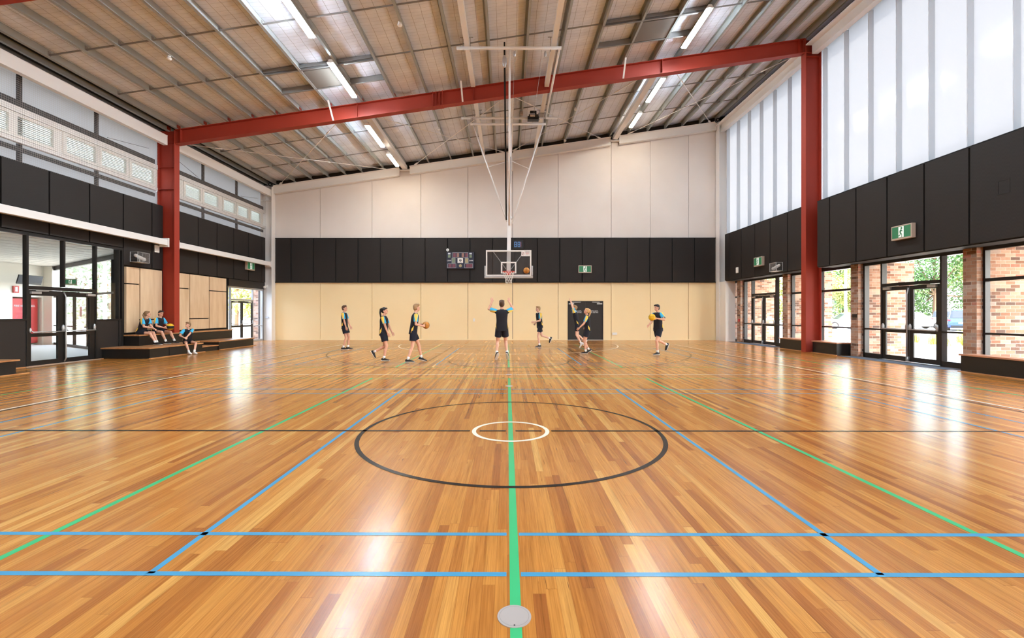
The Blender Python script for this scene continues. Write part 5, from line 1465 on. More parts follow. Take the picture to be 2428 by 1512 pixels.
def car(label, pos, yaw, mbody, kind='hatch'):
    t__ = thing('car', label, 'car', pos, 'parked cars')
    R = Matrix.Translation(Vector(pos)) @ Matrix.Rotation(yaw, 4, 'Z')
    def T(mb):
        mb.v = [tuple(R @ Vector(v_)) for v_ in mb.v]
        return mb
    Hc = 1.48 if kind == 'hatch' else 1.72
    L, Wd = (4.4, 1.78) if kind == 'hatch' else (4.7, 1.88)
    gl = 0.22
    bel = 0.93 if kind == 'hatch' else 1.06
    # side profile stations: x, lower z, upper (belt) z, half width
    st = [(-L / 2, 0.45, 0.70, 0.74), (-L / 2 + 0.12, 0.30, bel - 0.02, 0.84), (-L / 2 + 0.6, gl, bel, 0.89), (-0.4, gl, bel, 0.90), (0.9, gl, bel - 0.04, 0.89), (L / 2 - 0.5, gl, bel - 0.14, 0.86), (L / 2 - 0.08, 0.28, bel - 0.30, 0.78), (L / 2, 0.38, bel - 0.38, 0.66)]
    rings = []
    for (x_, za, zb_, hw_) in st:
        hw_ *= Wd / 1.8
        rings.append([(x_, -hw_ * 0.94, za), (x_, -hw_, za + (zb_ - za) * 0.4), (x_, -hw_ * 0.97, zb_ - 0.06), (x_, -hw_ * 0.82, zb_), (x_, hw_ * 0.82, zb_), (x_, hw_ * 0.97, zb_ - 0.06), (x_, hw_, za + (zb_ - za) * 0.4), (x_, hw_ * 0.94, za)])
    T(MB().loft(rings, True, True)).build('body', mbody, t__, bevel=0.03)
    r0_, r1_ = (-L / 2 + 0.35, L / 2 - 1.25)
    cab = [(r0_ - 0.12, bel - 0.02, bel + 0.02, 0.74), (r0_ + 0.32, bel - 0.02, Hc - 0.07, 0.66), (r0_ + 0.7, bel - 0.02, Hc, 0.64), (-0.1, bel - 0.02, Hc + 0.01, 0.64), (0.35, bel - 0.02, Hc - 0.05, 0.65), (r1_, bel - 0.05, bel - 0.02, 0.76)]
    rg = []
    for (x_, za, zb_, hw_) in cab:
        hw_ *= Wd / 1.8
        rg.append([(x_, -0.80 * Wd / 1.8, za), (x_, -hw_, zb_ - 0.03), (x_, -hw_ * 0.8, zb_), (x_, hw_ * 0.8, zb_), (x_, hw_, zb_ - 0.03), (x_, 0.80 * Wd / 1.8, za)])
    T(MB().loft(rg, True, True)).build('cabin_glass', 'car_glass', t__, bevel=0.02)
    rf = []
    for (x_, za, zb_, hw_) in cab[1:5]:
        hw_ *= Wd / 1.8
        rf.append([(x_, -hw_ - 0.01, zb_ - 0.06), (x_, -hw_ * 0.8, zb_ + 0.015), (x_, hw_ * 0.8, zb_ + 0.015), (x_, hw_ + 0.01, zb_ - 0.06)])
    T(MB().loft(rf, True, True)).build('roof', mbody, t__)
    for x_ in (-L / 2 + 0.85, L / 2 - 0.88):
        for s_ in (-1, 1):
            y_ = s_ * (Wd / 2 - 0.10)
            wh = MB().tube([(x_, y_ - 0.11, 0.33), (x_, y_ + 0.11, 0.33)], 0.33, 20)
            wo = T(wh).build('wheel', 'black_rubber', t__)
            T(MB().tube([(x_, y_ + s_ * 0.10, 0.33), (x_, y_ + s_ * 0.125, 0.33)], 0.22, 16)).build('hub_cap', 'alu', wo)
    tl = MB()
    for s_ in (-1, 1): tl.box(-L / 2 - 0.01, -L / 2 + 0.22, s_ * 0.86 * Wd / 1.8 - 0.17, s_ * 0.86 * Wd / 1.8 + 0.03 * s_, bel - 0.24, bel - 0.12)
    T(tl).build('tail_light', 'tail_red', t__)
    T(MB().box(-L / 2 - 0.015, -L / 2 + 0.05, -0.7, 0.7, 0.28, 0.44)).build('bumper', 'black_plastic', t__)
    T(MB().box(-L / 2 - 0.012, -L / 2 + 0.1, -0.26, 0.26, 0.58, 0.70)).build('number_plate', 'white_paint', t__)
    return t__
car('white hatchback parked beyond the near right doors', (38.8, 43.2, -0.02), math.radians(-12), 'car_white')
car('dark blue car seen in the side light beside the near brick pier', (38.9, 38.9, -0.02), math.radians(47), 'car_blue', 'suv')
car('white four wheel drive between the white hatchback and the blue car', (46.2, 48.2, -0.02), math.radians(47), 'car_white', 'suv')
car('white car in the window beside the red column', (31.8, 42.5, -0.02), math.radians(165), 'car_white')
car('blue car partly hidden behind the white one by the lamp post', (32.5, 47.5, -0.02), math.radians(60), 'car_blue')
# ---------------------------------------------------------------- people
def remeshed(mb, name, m_, parent, vox, smooth_it=4):
    """one continuous surface from overlapping volumes"""
    me = bpy.data.meshes.new(name); me.from_pydata(mb.v, [], mb.f); me.update()
    bm = bmesh.new(); bm.from_mesh(me); bmesh.ops.recalc_face_normals(bm, faces=bm.faces); bm.to_mesh(me); bm.free()
    tmp = bpy.data.objects.new(name, me); COL.objects.link(tmp)
    r = tmp.modifiers.new('r', 'REMESH'); r.mode = 'VOXEL'; r.voxel_size = vox; r.use_smooth_shade = True
    s_ = tmp.modifiers.new('s', 'SMOOTH'); s_.factor = 0.5; s_.iterations = smooth_it
    C.view_layer.update()
    me2 = bpy.data.meshes.new_from_object(tmp.evaluated_get(C.evaluated_depsgraph_get()))
    bpy.data.objects.remove(tmp, do_unlink=True)
    me2.name = name
    me2.materials.clear(); me2.materials.append(M[m_])
    me2.polygons.foreach_set('use_smooth', [True] * len(me2.polygons))
    o = bpy.data.objects.new(name, me2); COL.objects.link(o)
    adopt(o, parent)
    return o

def ik(a, c, l1, l2, pole):
    """middle joint between a and c, bent towards pole"""
    a = Vector(a); c = Vector(c); d = c - a; L = d.length
    mx_ = (l1 + l2) * 0.999
    if L > mx_:
        c = a + d * (mx_ / L); d = c - a; L = mx_
    u_ = d.normalized()
    x_ = (l1 * l1 - l2 * l2 + L * L) / (2 * L)
    h_ = math.sqrt(max(l1 * l1 - x_ * x_, 0))
    p = Vector(pole); p = p - u_ * p.dot(u_)
    p = p.normalized() if p.length > 1e-6 else u_.orthogonal().normalized()
    return a + u_ * x_ + p * h_, c

def person(label, loc, yaw, H, pelvis, neck, wrists, ankles, headdir, hair, skin='skin', hips_yaw=0.0, sh_yaw=None, elbow_pole=((-0.6, -1, -0.3), (0.6, -1, -0.3)),
           knee_pole=((0, 1, 0), (0, 1, 0)), footdir=None, shoe=('shoe_black', 'sole_white'), handdir=None, curl=0.5, ponytail=None, female=False, group=None, thick=1.0, head_tilt=0.0, palm=None, foot_pitch=(0, 0)):
    """all joints in a local frame: x right, y forward, z up, in metres before the yaw"""
    s = H / 1.75
    loc = Vector(loc)
    R = Matrix.Rotation(yaw, 3, 'Z')
    def Wp(p): return loc + R @ Vector(p)
    def Wd(d): return (R @ Vector(d)).normalized()
    P = Vector(pelvis); N = Vector(neck)
    if sh_yaw is None: sh_yaw = hips_yaw
    hx = Matrix.Rotation(hips_yaw, 3, 'Z') @ Vector((1, 0, 0)); sx = Matrix.Rotation(sh_yaw, 3, 'Z') @ Vector((1, 0, 0))
    spine = (N - P).normalized()
    HWd = 0.085 * s; SW = (0.165 if not female else 0.15) * s
    hips = [P - hx * HWd - spine * 0.03 * s, P + hx * HWd - spine * 0.03 * s]
    shs = [N - sx * SW - spine * 0.045 * s, N + sx * SW - spine * 0.045 * s]
    UA, FA, TH, SH = 0.285 * s, 0.245 * s, 0.43 * s, 0.41 * s
    body = MB()
    hd = Vector(headdir); hd.normalize()
    hup = (Vector((0, 0, 1)) - hd * hd.z).normalized()
    hup = (hup * math.cos(head_tilt) + hup.cross(hd) * math.sin(head_tilt)).normalized()
    hrt = hd.cross(hup).normalized()
    hr = 0.112 * s
    HC = N + spine * 0.085 * s + hup * 0.085 * s + hd * 0.022 * s
    def hp(r_, f_, u_): return HC + hrt * r_ * s + hd * f_ * s + hup * u_ * s
    HM = Matrix((hrt, hd, hup)).transposed()
    # skull, jaw, nose, ears, neck
    body.sphere(hp(0, -0.008, 0.018), (0.074 * s, 0.090 * s, 0.094 * s), 20, 14, HM)
    body.sphere(hp(0, 0.022, -0.045), (0.056 * s, 0.062 * s, 0.066 * s), 16, 10, HM)
    body.capsule(hp(0, 0.075, 0.012), hp(0, 0.096, -0.020), 0.008 * s, 0.014 * s, 8)
    body.sphere(hp(0, 0.070, -0.085), (0.022 * s, 0.018 * s, 0.016 * s), 8, 6, HM)
    body.sphere(hp(0, 0.074, -0.050), (0.026 * s, 0.016 * s, 0.014 * s), 8, 6, HM)
    for q in (-1, 1):
        body.sphere(hp(q * 0.076, -0.012, -0.008), (0.011 * s, 0.018 * s, 0.030 * s), 8, 6, HM)
        body.sphere(hp(q * 0.030, 0.064, 0.026), (0.026 * s, 0.016 * s, 0.010 * s), 8, 6, HM)
    body.capsule(N - spine * 0.05 * s, hp(0, -0.018, -0.06), 0.052 * s * thick, 0.048 * s, 14)
    # torso
    def mid(t_): return P + (N - P) * t_
    body.capsule(hips[0], hips[1], 0.098 * s * thick, 0.098 * s * thick, 14)
    body.capsule(P, mid(0.45), 0.105 * s * thick, 0.098 * s * thick, 16)
    body.capsule(mid(0.35) - sx * 0.04 * s, mid(0.74) - sx * 0.055 * s, 0.092 * s * thick, 0.102 * s * thick, 16)
    body.capsule(mid(0.35) + sx * 0.04 * s, mid(0.74) + sx * 0.055 * s, 0.092 * s * thick, 0.102 * s * thick, 16)
    body.capsule(shs[0], shs[1], 0.052 * s, 0.052 * s, 12)
    arms = []; legs = []
    for k_ in (0, 1):
        el, wr = ik(shs[k_], wrists[k_], UA, FA, elbow_pole[k_])
        arms.append((shs[k_], el, wr))
        body.capsule(shs[k_], el, 0.050 * s * thick, 0.037 * s * thick)
        body.capsule(el, wr, 0.038 * s * thick, 0.025 * s)
        body.capsule(el + (wr - el) * 0.05, el + (wr - el) * 0.45, 0.037 * s, 0.036 * s)
        # hand
        fd = (wr - el).normalized() if handdir is None or handdir[k_] is None else Vector(handdir[k_]).normalized()
        pn = Vector((1 if k_ == 0 else -1, 0.2, 0)) if palm is None else Vector(palm[k_])       # direction the palm faces
        pn = (pn - fd * pn.dot(fd)).normalized()
        sd_ = fd.cross(pn).normalized() * (1 if k_ == 0 else -1)                                # towards the little finger side or thumb side
        th = -sd_
        pb = wr + fd * 0.02 * s; pe = wr + fd * 0.085 * s
        for o_ in (-1, 0, 1):
            body.capsule(pb + sd_ * o_ * 0.018 * s, pe + sd_ * o_ * 0.024 * s, 0.014 * s, 0.012 * s, 8)
        for f_ in range(4):
            o_ = (f_ - 1.5) * 0.0205
            ln = (0.068, 0.078, 0.074, 0.058)[f_] * s
            a0 = pe + sd_ * (o_ * s)
            sp_ = sd_ * ((f_ - 1.5) * 0.10); c1_ = (fd * math.cos(curl * 0.7) + pn * math.sin(curl * 0.7) + sp_); c2_ = (fd * math.cos(curl * 1.6) + pn * math.sin(curl * 1.6)); c3_ = (fd * math.cos(curl * 2.3) + pn * math.sin(curl * 2.3))
            a1 = a0 + c1_ * ln * 0.45; a2 = a1 + c2_ * ln * 0.32; a3 = a2 + c3_ * ln * 0.23
            body.capsule(a0, a1, 0.0082 * s, 0.0076 * s, 8); body.capsule(a1, a2, 0.0076 * s, 0.0072 * s, 8); body.capsule(a2, a3, 0.0072 * s, 0.0066 * s, 8)
        t0 = pb + th * 0.022 * s; t1 = t0 + (fd * 0.75 + th * 0.6 + pn * 0.25).normalized() * 0.040 * s; t2 = t1 + (fd * 0.9 + pn * 0.45 + th * 0.1).normalized() * 0.032 * s
        body.capsule(t0, t1, 0.0135 * s, 0.0100 * s, 8); body.capsule(t1, t2, 0.0100 * s, 0.0080 * s, 8)
        kn, an = ik(hips[k_], ankles[k_], TH, SH, knee_pole[k_])
        legs.append((hips[k_], kn, an))
        body.capsule(hips[k_], kn, 0.084 * s * thick, 0.054 * s * thick, 14)
        body.capsule(kn, an, 0.052 * s * thick, 0.034 * s, 14)
        back = Vector((0, -1, 0)) if footdir is None else -Vector(footdir[k_])
        cp = kn + (an - kn) * 0.30 + back * 0.012 * s
        body.capsule(cp, kn + (an - kn) * 0.55 + back * 0.004 * s, 0.053 * s * thick, 0.038 * s, 12)
    # feet are inside the shoes
    fds = []
    for k_ in (0, 1):
        fdv = Vector((0, 1, 0)) if footdir is None else Vector(footdir[k_]).normalized()
        fds.append(fdv)
        pit = foot_pitch[k_]
        f1 = fdv * math.cos(pit) - Vector((0, 0, 1)) * math.sin(pit); u1 = Vector((0, 0, 1)) * math.cos(pit) + fdv * math.sin(pit)
        body.capsule(legs[k_][2] - u1 * 0.02 * s, legs[k_][2] + f1 * 0.09 * s - u1 * 0.048 * s, 0.028 * s, 0.018 * s, 8)
    for m_ in (body,): m_.v = [tuple(Wp(v_)) for v_ in m_.v]
    t__ = thing('person', label, 'person', tuple(loc), group)
    remeshed(body, 'body', skin, t__, 0.0055, 2)
    def put(mb, nm, m_, parent=t__, smooth=True):
        mb.v = [tuple(Wp(v_)) for v_ in mb.v]
        return mb.build(nm, m_, parent, smooth=smooth)
    # face details
    ey = MB()
    for q in (-1, 1): ey.sphere(hp(q * 0.030, 0.0835, 0.008), (0.010 * s, 0.006 * s, 0.0055 * s), 8, 6, HM)
    put(ey, 'eyes', 'eye')
    eb = MB()
    for q in (-1, 1): eb.capsule(hp(q * 0.016, 0.087, 0.030), hp(q * 0.044, 0.076, 0.031), 0.0035 * s, 0.0028 * s, 6)
    put(eb, 'eyebrows', hair)
    put(MB().sphere(hp(0, 0.0885, -0.052), (0.021 * s, 0.005 * s, 0.0065 * s), 10, 6, HM), 'lips', 'lips')
    # hair
    hm = MB()
    hm.sphere(hp(0, -0.024, 0.036), (0.082 * s, 0.090 * s, 0.092 * s), 20, 14, HM)
    hm.sphere(hp(0, -0.042, 0.0), (0.078 * s, 0.066 * s, 0.086 * s), 16, 10, HM)
    hm.capsule(hp(-0.045, 0.048, 0.085), hp(0.045, 0.048, 0.085), 0.030 * s, 0.030 * s, 10)
    if ponytail:
        pts = [Vector(p_) * s for p_ in ponytail]
        last = hp(pts[0].x / s, pts[0].y / s, pts[0].z / s)
        rr0 = 0.026
        for q, p_ in enumerate(pts[1:]):
            nx_ = HC + hrt * p_.x + hd * p_.y + hup * p_.z
            r1_ = (0.034, 0.032, 0.026, 0.016)[min(q, 3)]
            hm.capsule(last, nx_, rr0 * s, r1_ * s, 10); last = nx_; rr0 = r1_
    else:
        rnd_ = random.Random(int(H * 1000))
        for q in range(16):
            a = rnd_.uniform(-1.2, 1.2); b_ = rnd_.uniform(-0.1, 1.2)
            hm.sphere(hp(0.066 * math.sin(a), -0.01 + 0.062 * math.cos(b_ * 1.6), 0.075 + 0.03 * math.cos(a)), 0.024 * s, 8, 6)
    hm.v = [tuple(Wp(v_)) for v_ in hm.v]
    ho = remeshed(hm, 'hair', hair, t__, 0.009, 2)
    if ponytail:
        put(MB().sphere(hp(ponytail[0][0], ponytail[0][1] - 0.01, ponytail[0][2]), (0.03 * s, 0.022 * s, 0.03 * s), 10, 8, HM), 'hair_tie', 'white_paint' if hair == 'hair_blonde' else 'hair_dark', ho)
    # shirt: lofted from hem to collar
    NS = 24
    fwd = spine.cross(sx).normalized() * -1
    def ringp(c_, ax_, ay_, rx_, ry_, p_=2.6):
        out = []
        for q in range(NS):
            th_ = 2 * PI * q / NS
            c__, s__ = math.cos(th_), math.sin(th_)
            out.append(c_ + ax_ * (rx_ * math.copysign(abs(c__) ** (2 / p_), c__)) + ay_ * (ry_ * math.copysign(abs(s__) ** (2 / p_), s__)))
        return out
    def ax_at(t_): return (hx * (1 - t_) + sx * t_).normalized()
    fw = [spine.cross(ax_at(t_)).normalized() for t_ in (0, 0.25, 0.5, 0.75, 1)]
    T_ = thick
    prof_ = [(-0.20 if pelvis[2] > 0.7 * s else -0.10, 0.182, 0.135), (0.0, 0.184, 0.130), (0.25, 0.164, 0.122), (0.5, 0.166, 0.122), (0.72, 0.180, 0.128), (0.86, 0.186, 0.116), (0.94, 0.150, 0.092), (0.985, 0.080, 0.072), (1.03, 0.064, 0.064)]
    rg = []
    Ls = (N - P).length
    for (t_, rx_, ry_) in prof_:
        tt_ = min(max(t_, 0), 1)
        ax_ = ax_at(tt_); ay_ = spine.cross(ax_).normalized()
        rg.append(ringp(P + spine * t_ * Ls, ax_, ay_, rx_ * s * T_, ry_ * s * T_))
    shirt = MB().loft(rg)
    shirt.capsule(shs[0] - spine * 0.012 * s, shs[1] - spine * 0.012 * s, 0.066 * s, 0.066 * s, 16)
    so = put(shirt, 'shirt', 'shirt_black')
    sb_ = so.modifiers.new('sub', 'SUBSURF'); sb_.levels = 1; sb_.render_levels = 1
    # collar
    put(MB().loft([ringp(N + spine * -0.012 * s, sx, fwd, 0.074 * s, 0.070 * s, 2), ringp(N + spine * 0.020 * s, sx, fwd, 0.062 * s, 0.060 * s, 2)]), 'collar', 'grey_white', so)
    for k_ in (0, 1):
        a, b_, c_ = arms[k_]
        d_ = (b_ - a).normalized()
        o1 = d_.orthogonal().normalized(); out = (a - N).normalized()
        o1 = (out - d_ * out.dot(d_)).normalized() if (out - d_ * out.dot(d_)).length > 1e-3 else o1
        o2 = d_.cross(o1)
        def arc(t_, r_, a0_, a1_, n_=9):
            return [a + d_ * t_ * UA + (o1 * math.cos(a0_ + (a1_ - a0_) * q / (n_ - 1)) + o2 * math.sin(a0_ + (a1_ - a0_) * q / (n_ - 1))) * r_ * s for q in range(n_)]
        full = lambda t_, r_: [a + d_ * t_ * UA + (o1 * math.cos(2 * PI * q / 18) + o2 * math.sin(2 * PI * q / 18)) * r_ * s for q in range(18)]
        sl = put(MB().loft([full(-0.10, 0.055), full(0.12, 0.066), full(0.4, 0.066), full(0.72, 0.066)]), 'sleeve', 'sleeve_blue', so)
        st = MB()
        for (t0_, t1_, r_) in ((-0.10, 0.12, 0.0685), (0.12, 0.42, 0.0685), (0.42, 0.70, 0.0685)):
            A0 = arc(t0_, 0.060 if t0_ < 0 else r_, -1.0 + max(t0_, 0) * 0.9, 1.0 - max(t0_, 0) * 0.9); A1 = arc(t1_, r_, -1.0 + t1_ * 0.9, 1.0 - t1_ * 0.9)
            k0 = len(st.v); st.v += A0 + A1
            for q in range(8): st.f.append((k0 + q, k0 + q + 1, k0 + 9 + q + 1, k0 + 9 + q))
        put(st, 'sleeve_stripe', 'sleeve_yellow', sl)
    # yellow flash low on the sides of the shirt
    fl_ = MB()
    for q in (-1, 1):
        ps = []
        for (t_, u_) in ((-0.12, 0.75), (0.05, 0.98), (0.30, 0.99), (0.12, 0.80)):
            ax_ = ax_at(max(t_, 0)); ay_ = spine.cross(ax_).normalized()
            ps.append(P + spine * t_ * Ls + ax_ * q * 0.186 * s * T_ * (u_ ** 0.4) + ay_ * (0.132 * s * T_ * math.sqrt(max(1 - u_ * u_, 0)) * -1.0) + ax_ * q * 0.004)
        fl_.add(ps, [(0, 1, 2, 3)])
    put(fl_, 'shirt_flash', 'sleeve_yellow', so, smooth=False)
    # shorts
    shm = MB()
    for k_ in (0, 1):
        h_, kn, an = legs[k_]
        d_ = (kn - h_).normalized()
        ax_ = (hx - d_ * hx.dot(d_)).normalized(); ay_ = d_.cross(ax_)
        hemt = 0.62 if pelvis[2] > 0.7 * s else 0.50
        rr_ = []
        for (t_, r_) in ((-0.12, 0.098), (0.05, 0.110), (0.3, 0.108), (hemt, 0.106)):
            rr_.append([h_ + d_ * t_ * TH + ax_ * math.cos(2 * PI * q / 20) * r_ * s * T_ + ay_ * math.sin(2 * PI * q / 20) * r_ * s * T_ for q in range(20)])
        shm.loft(rr_, cap0=True)
    shm.capsule(hips[0], hips[1], 0.112 * s * T_, 0.112 * s * T_, 16)
    put(shm, 'shorts', 'shorts_navy')
    for k_ in (0, 1):
        kn, an = legs[k_][1], legs[k_][2]
        d_ = (an - kn).normalized()
        put(MB().tube([an - d_ * 0.085 * s, an - d_ * 0.04 * s, an + d_ * 0.01 * s], [0.044 * s, 0.040 * s, 0.038 * s], 14), 'sock', 'sock')
        fd = fds[k_]
        # shoe lofted heel to toe under the ankle
        pit = foot_pitch[k_]
        side = fd.cross(Vector((0, 0, 1))).normalized()
        up0 = Vector((0, 0, 1))
        fdp = fd * math.cos(pit) - up0 * math.sin(pit)          # pitch > 0: heel up, toe down
        up = up0 * math.cos(pit) + fd * math.sin(pit)
        base = an - up * 0.082 * s
        def shoe_ring(x_, w_, h_, z0_=0.0):
            out = []
            for q in range(14):
                th_ = 2 * PI * q / 14
                cw, ch = math.cos(th_), math.sin(th_)
                out.append(base + fdp * x_ * s + side * w_ * s * math.copysign(abs(cw) ** 0.8, cw) + up * (z0_ + (h_ - z0_) * (0.5 + 0.5 * math.copysign(abs(ch) ** 0.7, ch))) * s)
            return out
        sh = put(MB().loft([shoe_ring(x_, w_, h_, 0.012) for (x_, w_, h_) in ((-0.078, 0.018, 0.06), (-0.070, 0.032, 0.088), (-0.03, 0.040, 0.100), (0.03, 0.042, 0.100), (0.07, 0.044, 0.078), (0.12, 0.046, 0.060), (0.165, 0.042, 0.048), (0.19, 0.028, 0.036), (0.198, 0.012, 0.026))], True, True), 'shoe', shoe[0])
        put(MB().loft([shoe_ring(x_, w_, h_) for (x_, w_, h_) in ((-0.084, 0.020, 0.022), (-0.074, 0.036, 0.026), (-0.02, 0.042, 0.024), (0.06, 0.046, 0.022), (0.13, 0.049, 0.020), (0.18, 0.040, 0.022), (0.204, 0.018, 0.022))], True, True), 'sole', shoe[1], sh)
        if shoe[0] == 'shoe_black': pass
    return t__, [Wp(a_[2]) for a_ in arms]

def ball(label, c, r_, m1, m2, grp='basketballs'):
    c = Vector(c)
    t__ = thing('basketball', label, 'ball', tuple(c), grp)
    mb = MB(); mk = MB()
    # alternate panels
    nu, nv = 24, 16
    full = MB().sphere(c, r_, nu, nv)
    a_f = []; b_f = []
    for f in full.f:
        m_ = sum((Vector(full.v[i_]) for i_ in f), Vector()) / len(f) - c
        ang = math.atan2(m_.y, m_.x); sec = int((ang + PI) / (PI / 3))
        if m2 and (m_.normalized().z < 0.25 and m_.normalized().z > -0.62): b_f.append(f)
        else: a_f.append(f)
    A_ = MB(); A_.v = list(full.v); A_.f = a_f
    A_.build('ball_skin', m1, t__, smooth=True)
    if m2:
        B_ = MB(); B_.v = list(full.v); B_.f = b_f
        B_.build('dark_panel', m2, t__, smooth=True)
    sm = MB()
    for nrm in ((1, 0, 0), (0, 1, 0), (0.3, 0.2, 1)):
        n_ = Vector(nrm).normalized(); u_ = n_.orthogonal().normalized(); v_ = n_.cross(u_)
        sm.tube([c + (u_ * math.cos(q * PI / 16) + v_ * math.sin(q * PI / 16)) * r_ * 1.001 for q in range(32)], 0.0025, 5, closed=True)
    sm.build('seam', 'black_rubber', t__)
    return t__

PT = [(0, -0.095, 0.075), (0, -0.135, 0.05), (0, -0.15, -0.06), (0, -0.13, -0.20), (0, -0.115, -0.30)]
BUN = [(0, -0.10, 0.0), (0, -0.12, -0.01), (0, -0.12, -0.03)]
E_ = -PI / 2; W_ = PI / 2
def sc(H, *p): return tuple(v_ * H / 1.75 for v_ in p)
def std(H, x_=0.0, y_=0.0, dz=0.0, lean=0.0):
    s_ = H / 1.75
    return (x_, y_, 0.93 * s_ + dz), (x_, y_ + lean, 1.455 * s_ + dz)

# A boy standing at the left, facing right
H = 1.76; p_, n_ = std(H, lean=-0.02)
person('brown haired boy in black sports polo standing sideways at the left of the court', (-6.46, 17.95, 0), E_ + 0.05, H, p_, n_, [sc(H, -0.20, 0.18, 0.86), sc(H, 0.20, 0.12, 0.84)],
       [sc(H, -0.10, 0.10, 0.085), sc(H, 0.10, -0.03, 0.085)], (-0.05, 1, 0.05), 'hair_brown', thick=0.88, group='pupils on the court')
# B girl with dark ponytail striding right
H = 1.63; p_, n_ = std(H, y_=-0.02, lean=0.01)
person('dark haired girl with low ponytail walking right with one foot trailing', (-3.74, 13.75, 0), E_, H, p_, n_, [sc(H, -0.18, 0.26, 0.80), sc(H, 0.20, 0.22, 0.74)],
       [(-0.07, -0.34, 0.26), sc(H, 0.08, 0.0, 0.085)], (0, 1, 0.0), 'hair_dark', female=True, ponytail=PT, group='pupils on the court', foot_pitch=(1.0, 0), knee_pole=((0, 1, 0), (0, 1, 0)))
# C boy with ball facing right and away
H = 1.73; p_, n_ = std(H, y_=0.0, lean=0.07)
_, wr = person('sandy haired boy striding right with a ball held at his waist', (-2.80, 13.45, 0), E_ + 0.30, H, p_, n_, [sc(H, -0.08, 0.27, 1.12), sc(H, 0.13, 0.27, 1.08)],
       [sc(H, -0.14, 0.26, 0.11), sc(H, 0.12, -0.17, 0.085)], (-0.25, 1, 0.0), 'hair_sandy', thick=0.92, group='pupils on the court', handdir=((0.4, 0.9, 0), (-0.4, 0.9, 0.1)), palm=((1, 0, 0.1), (-1, 0, 0.1)), foot_pitch=(0.25, 0))
ball('tan basketball held at the waist of the striding sandy haired boy', (wr[0] + wr[1]) / 2 + Vector((0.10, 0.04, 0.0)), 0.105, 'ball_tan', None)
# D boy from behind shooting
H = 1.78; p_, n_ = std(H, dz=0.07)
person('tall boy seen from behind on tiptoe with both arms raised after a shot', (-0.17, 13.95, 0), 0.06, H, p_, n_, [(-0.30, 0.22, 1.80), (0.24, 0.26, 1.80)],
       [(-0.16, -0.04, 0.20), (0.17, 0.02, 0.20)], (0.05, 1, 0.2), 'hair_brown', elbow_pole=((-1, 0.1, -0.8), (1, 0.1, -0.8)), group='pupils on the court', foot_pitch=(0.85, 0.85),
       footdir=((-0.35, 1, 0), (0.3, 1, 0)), handdir=((0, 0.35, 1), (0, 0.35, 1)), palm=((0, 1, -0.2), (0, 1, -0.2)), curl=0.25)
# E running pupil facing left beyond the free throw area
H = 1.75; p_, n_ = std(H, lean=0.05)
person('fair haired pupil running left in front of the cream wall, right of the hoop', (1.38, 19.3, 0), W_ + 0.35, H, p_, n_, [sc(H, -0.12, 0.30, 1.08), sc(H, 0.22, 0.10, 1.02)],
       [(-0.06, 0.04, 0.08), (0.08, -0.52, 0.36)], (0.1, 1, 0.0), 'hair_sandy', thick=0.9, group='pupils on the court', foot_pitch=(0, 1.1), skin='skin_pale')
# F jumping pupil
H = 1.58; p_, n_ = std(H, dz=0.18, lean=0.10)
person('sandy haired pupil leaping with both arms stretched up, in front of the dark door', (2.72, 17.6, 0), W_ - 0.3, H, p_, n_, [(-0.12, 0.36, 2.26), (0.16, 0.42, 2.30)],
       [(-0.10, -0.16, 0.28), (0.10, -0.28, 0.36)], (0, 1, 0.4), 'hair_sandy', thick=0.9, group='pupils on the court', elbow_pole=((-1, 0, 0), (1, 0, 0)), shoe=('shoe_white', 'sole_white'),
       foot_pitch=(0.9, 0.9), handdir=((0, 0.3, 1), (0, 0.3, 1)), palm=((0, 1, 0), (0, 1, 0)), curl=0.2, skin='skin_pale')
# G girl with blonde ponytail
H = 1.62; p_, n_ = std(H, y_=0.0, lean=0.0)
person('blonde girl with long ponytail looking up, hands at her waist, by the dark door', (2.82, 16.2, 0), W_ - 0.15, H, (0, -0.05, 0.87), (0, -0.02, 1.36), [sc(H, -0.18, 0.26, 1.00), sc(H, 0.20, 0.02, 1.02)],
       [sc(H, -0.09, 0.02, 0.085), (0.09, -0.10, 0.13)], (0, 1, 0.25), 'hair_blonde', female=True, ponytail=PT, group='pupils on the court', elbow_pole=((-0.8, -1, 0), (1, -0.6, 0)), foot_pitch=(0, 0.5))
# H boy with ball at the right
H = 1.76; p_, n_ = std(H, lean=0.02)
_, wr = person('dark haired boy running left at the right of the court, swinging a yellow ball', (5.24, 15.75, 0), W_ + 0.45, H, p_, n_, [sc(H, -0.26, 0.30, 1.26), sc(H, 0.14, 0.30, 1.02)],
       [(-0.04, 0.06, 0.085), (0.10, -0.50, 0.33)], (0.1, 1, -0.1), 'hair_dark', thick=0.95, group='pupils on the court', foot_pitch=(0, 1.0), palm=((0.3, 1, 0.2), (-1, 0, 0)))
ball('yellow basketball swung out by the dark haired boy at the right', wr[0] + Vector((-0.19, -0.06, 0.04)), 0.115, 'ball_yellow', None)
# ball in flight at the backboard
ball('tan basketball in flight at the right corner of the backboard', (0.74, 17.55, 3.10), 0.12, 'ball_tan', None)

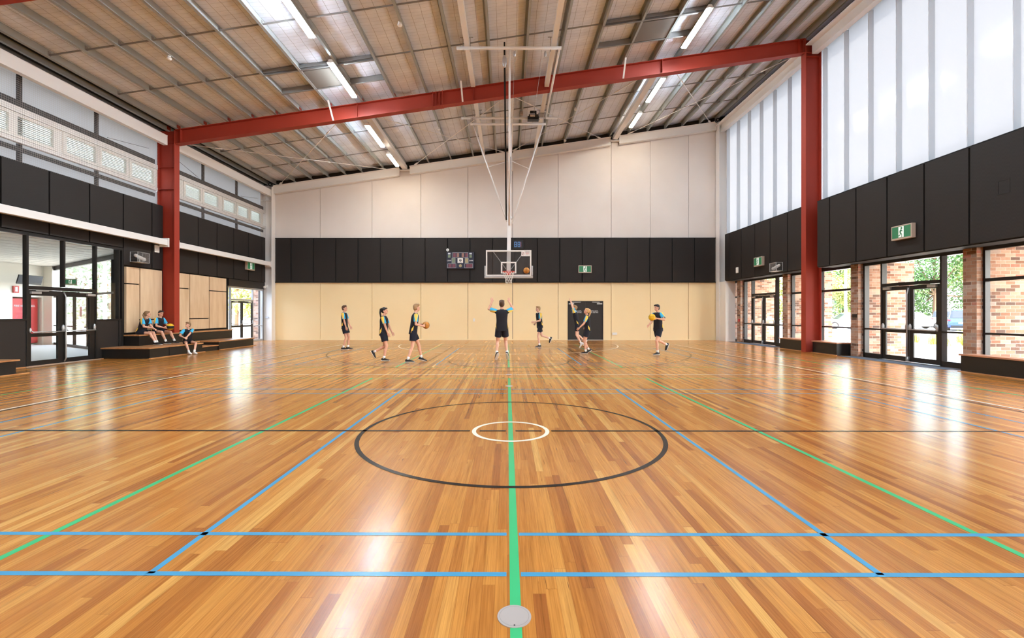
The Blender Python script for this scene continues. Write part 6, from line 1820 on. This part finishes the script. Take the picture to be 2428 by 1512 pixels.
# seated girl with brown hair
H = 1.60
person('brown haired girl on the upper tier, hands on knees, head turned to her friend', (-12.62, 15.56, 0), E_ - 0.02, H, (0, 0.0, 0.82), (0.0, 0.16, 1.26), [(0.03, 0.45, 0.92), (0.09, 0.44, 0.94)],
       [(-0.02, 0.54, 0.435), (0.10, 0.58, 0.435)], (-0.75, 0.65, 0.02), 'hair_lightbrown', female=True, ponytail=[(0, -0.095, 0.02), (0, -0.12, -0.03), (0.03, -0.10, -0.12), (0.05, -0.06, -0.2)], group='pupils seated on the tiers',
       knee_pole=((0, 0.6, 1), (0, 0.6, 1)), elbow_pole=((-0.5, -0.6, -0.8), (0.8, -0.6, -0.8)), handdir=((0.2, 1, -0.3), (-0.3, 1, -0.3)), palm=((0, 0, -1), (0, 0, -1)), thick=0.95)
# seated girl with dark hair and ball
H = 1.62
_, wr = person('dark haired girl on the upper tier holding a yellow and black ball', (-12.62, 16.24, 0), E_ - 0.12, H, (0, 0.0, 0.82), (0.0, 0.13, 1.28), [(-0.10, 0.40, 0.95), (0.10, 0.38, 0.93)],
       [(-0.17, 0.56, 0.435), (0.17, 0.54, 0.435)], (0.25, 0.95, -0.12), 'hair_dark', female=True, ponytail=[(0, -0.095, 0.0), (0, -0.12, -0.05), (-0.03, -0.10, -0.14), (-0.05, -0.06, -0.22)], group='pupils seated on the tiers',
       knee_pole=((-0.3, 0.6, 1), (0.3, 0.6, 1)), elbow_pole=((-0.8, -0.6, -0.6), (0.8, -0.6, -0.6)), handdir=((0.2, 1, 0), (-0.2, 1, 0)), palm=((1, 0, 0), (-1, 0, 0)), thick=0.95)
ball('yellow and black basketball held in the lap of the dark haired girl', (wr[0] + wr[1]) / 2 + Vector((0.12, 0.02, 0.02)), 0.118, 'ball_yellow', 'ball_black')
# seated boy on the lower tier
H = 1.50
person('light brown haired boy in white shoes sitting on the lower tier', (-11.50, 16.24, 0), -math.radians(120), H, (0, 0.0, 0.45), (0.05, 0.14, 0.88), [(0.22, 0.40, 0.60), (0.29, 0.38, 0.59)],
       [(0.02, 0.50, 0.082), (0.20, 0.52, 0.082)], (0.90, 0.15, 0.12), 'hair_lightbrown', group='pupils seated on the tiers', shoe=('shoe_white', 'sole_white'),
       knee_pole=((-0.5, 0.6, 0.9), (0.5, 0.6, 0.9)), elbow_pole=((-0.9, -0.5, -0.4), (0.9, -0.3, -0.6)), handdir=((0.6, 0.8, -0.3), (-0.3, 1, -0.3)), palm=((0.4, 0, -1), (-0.4, 0, -1)), thick=0.9)
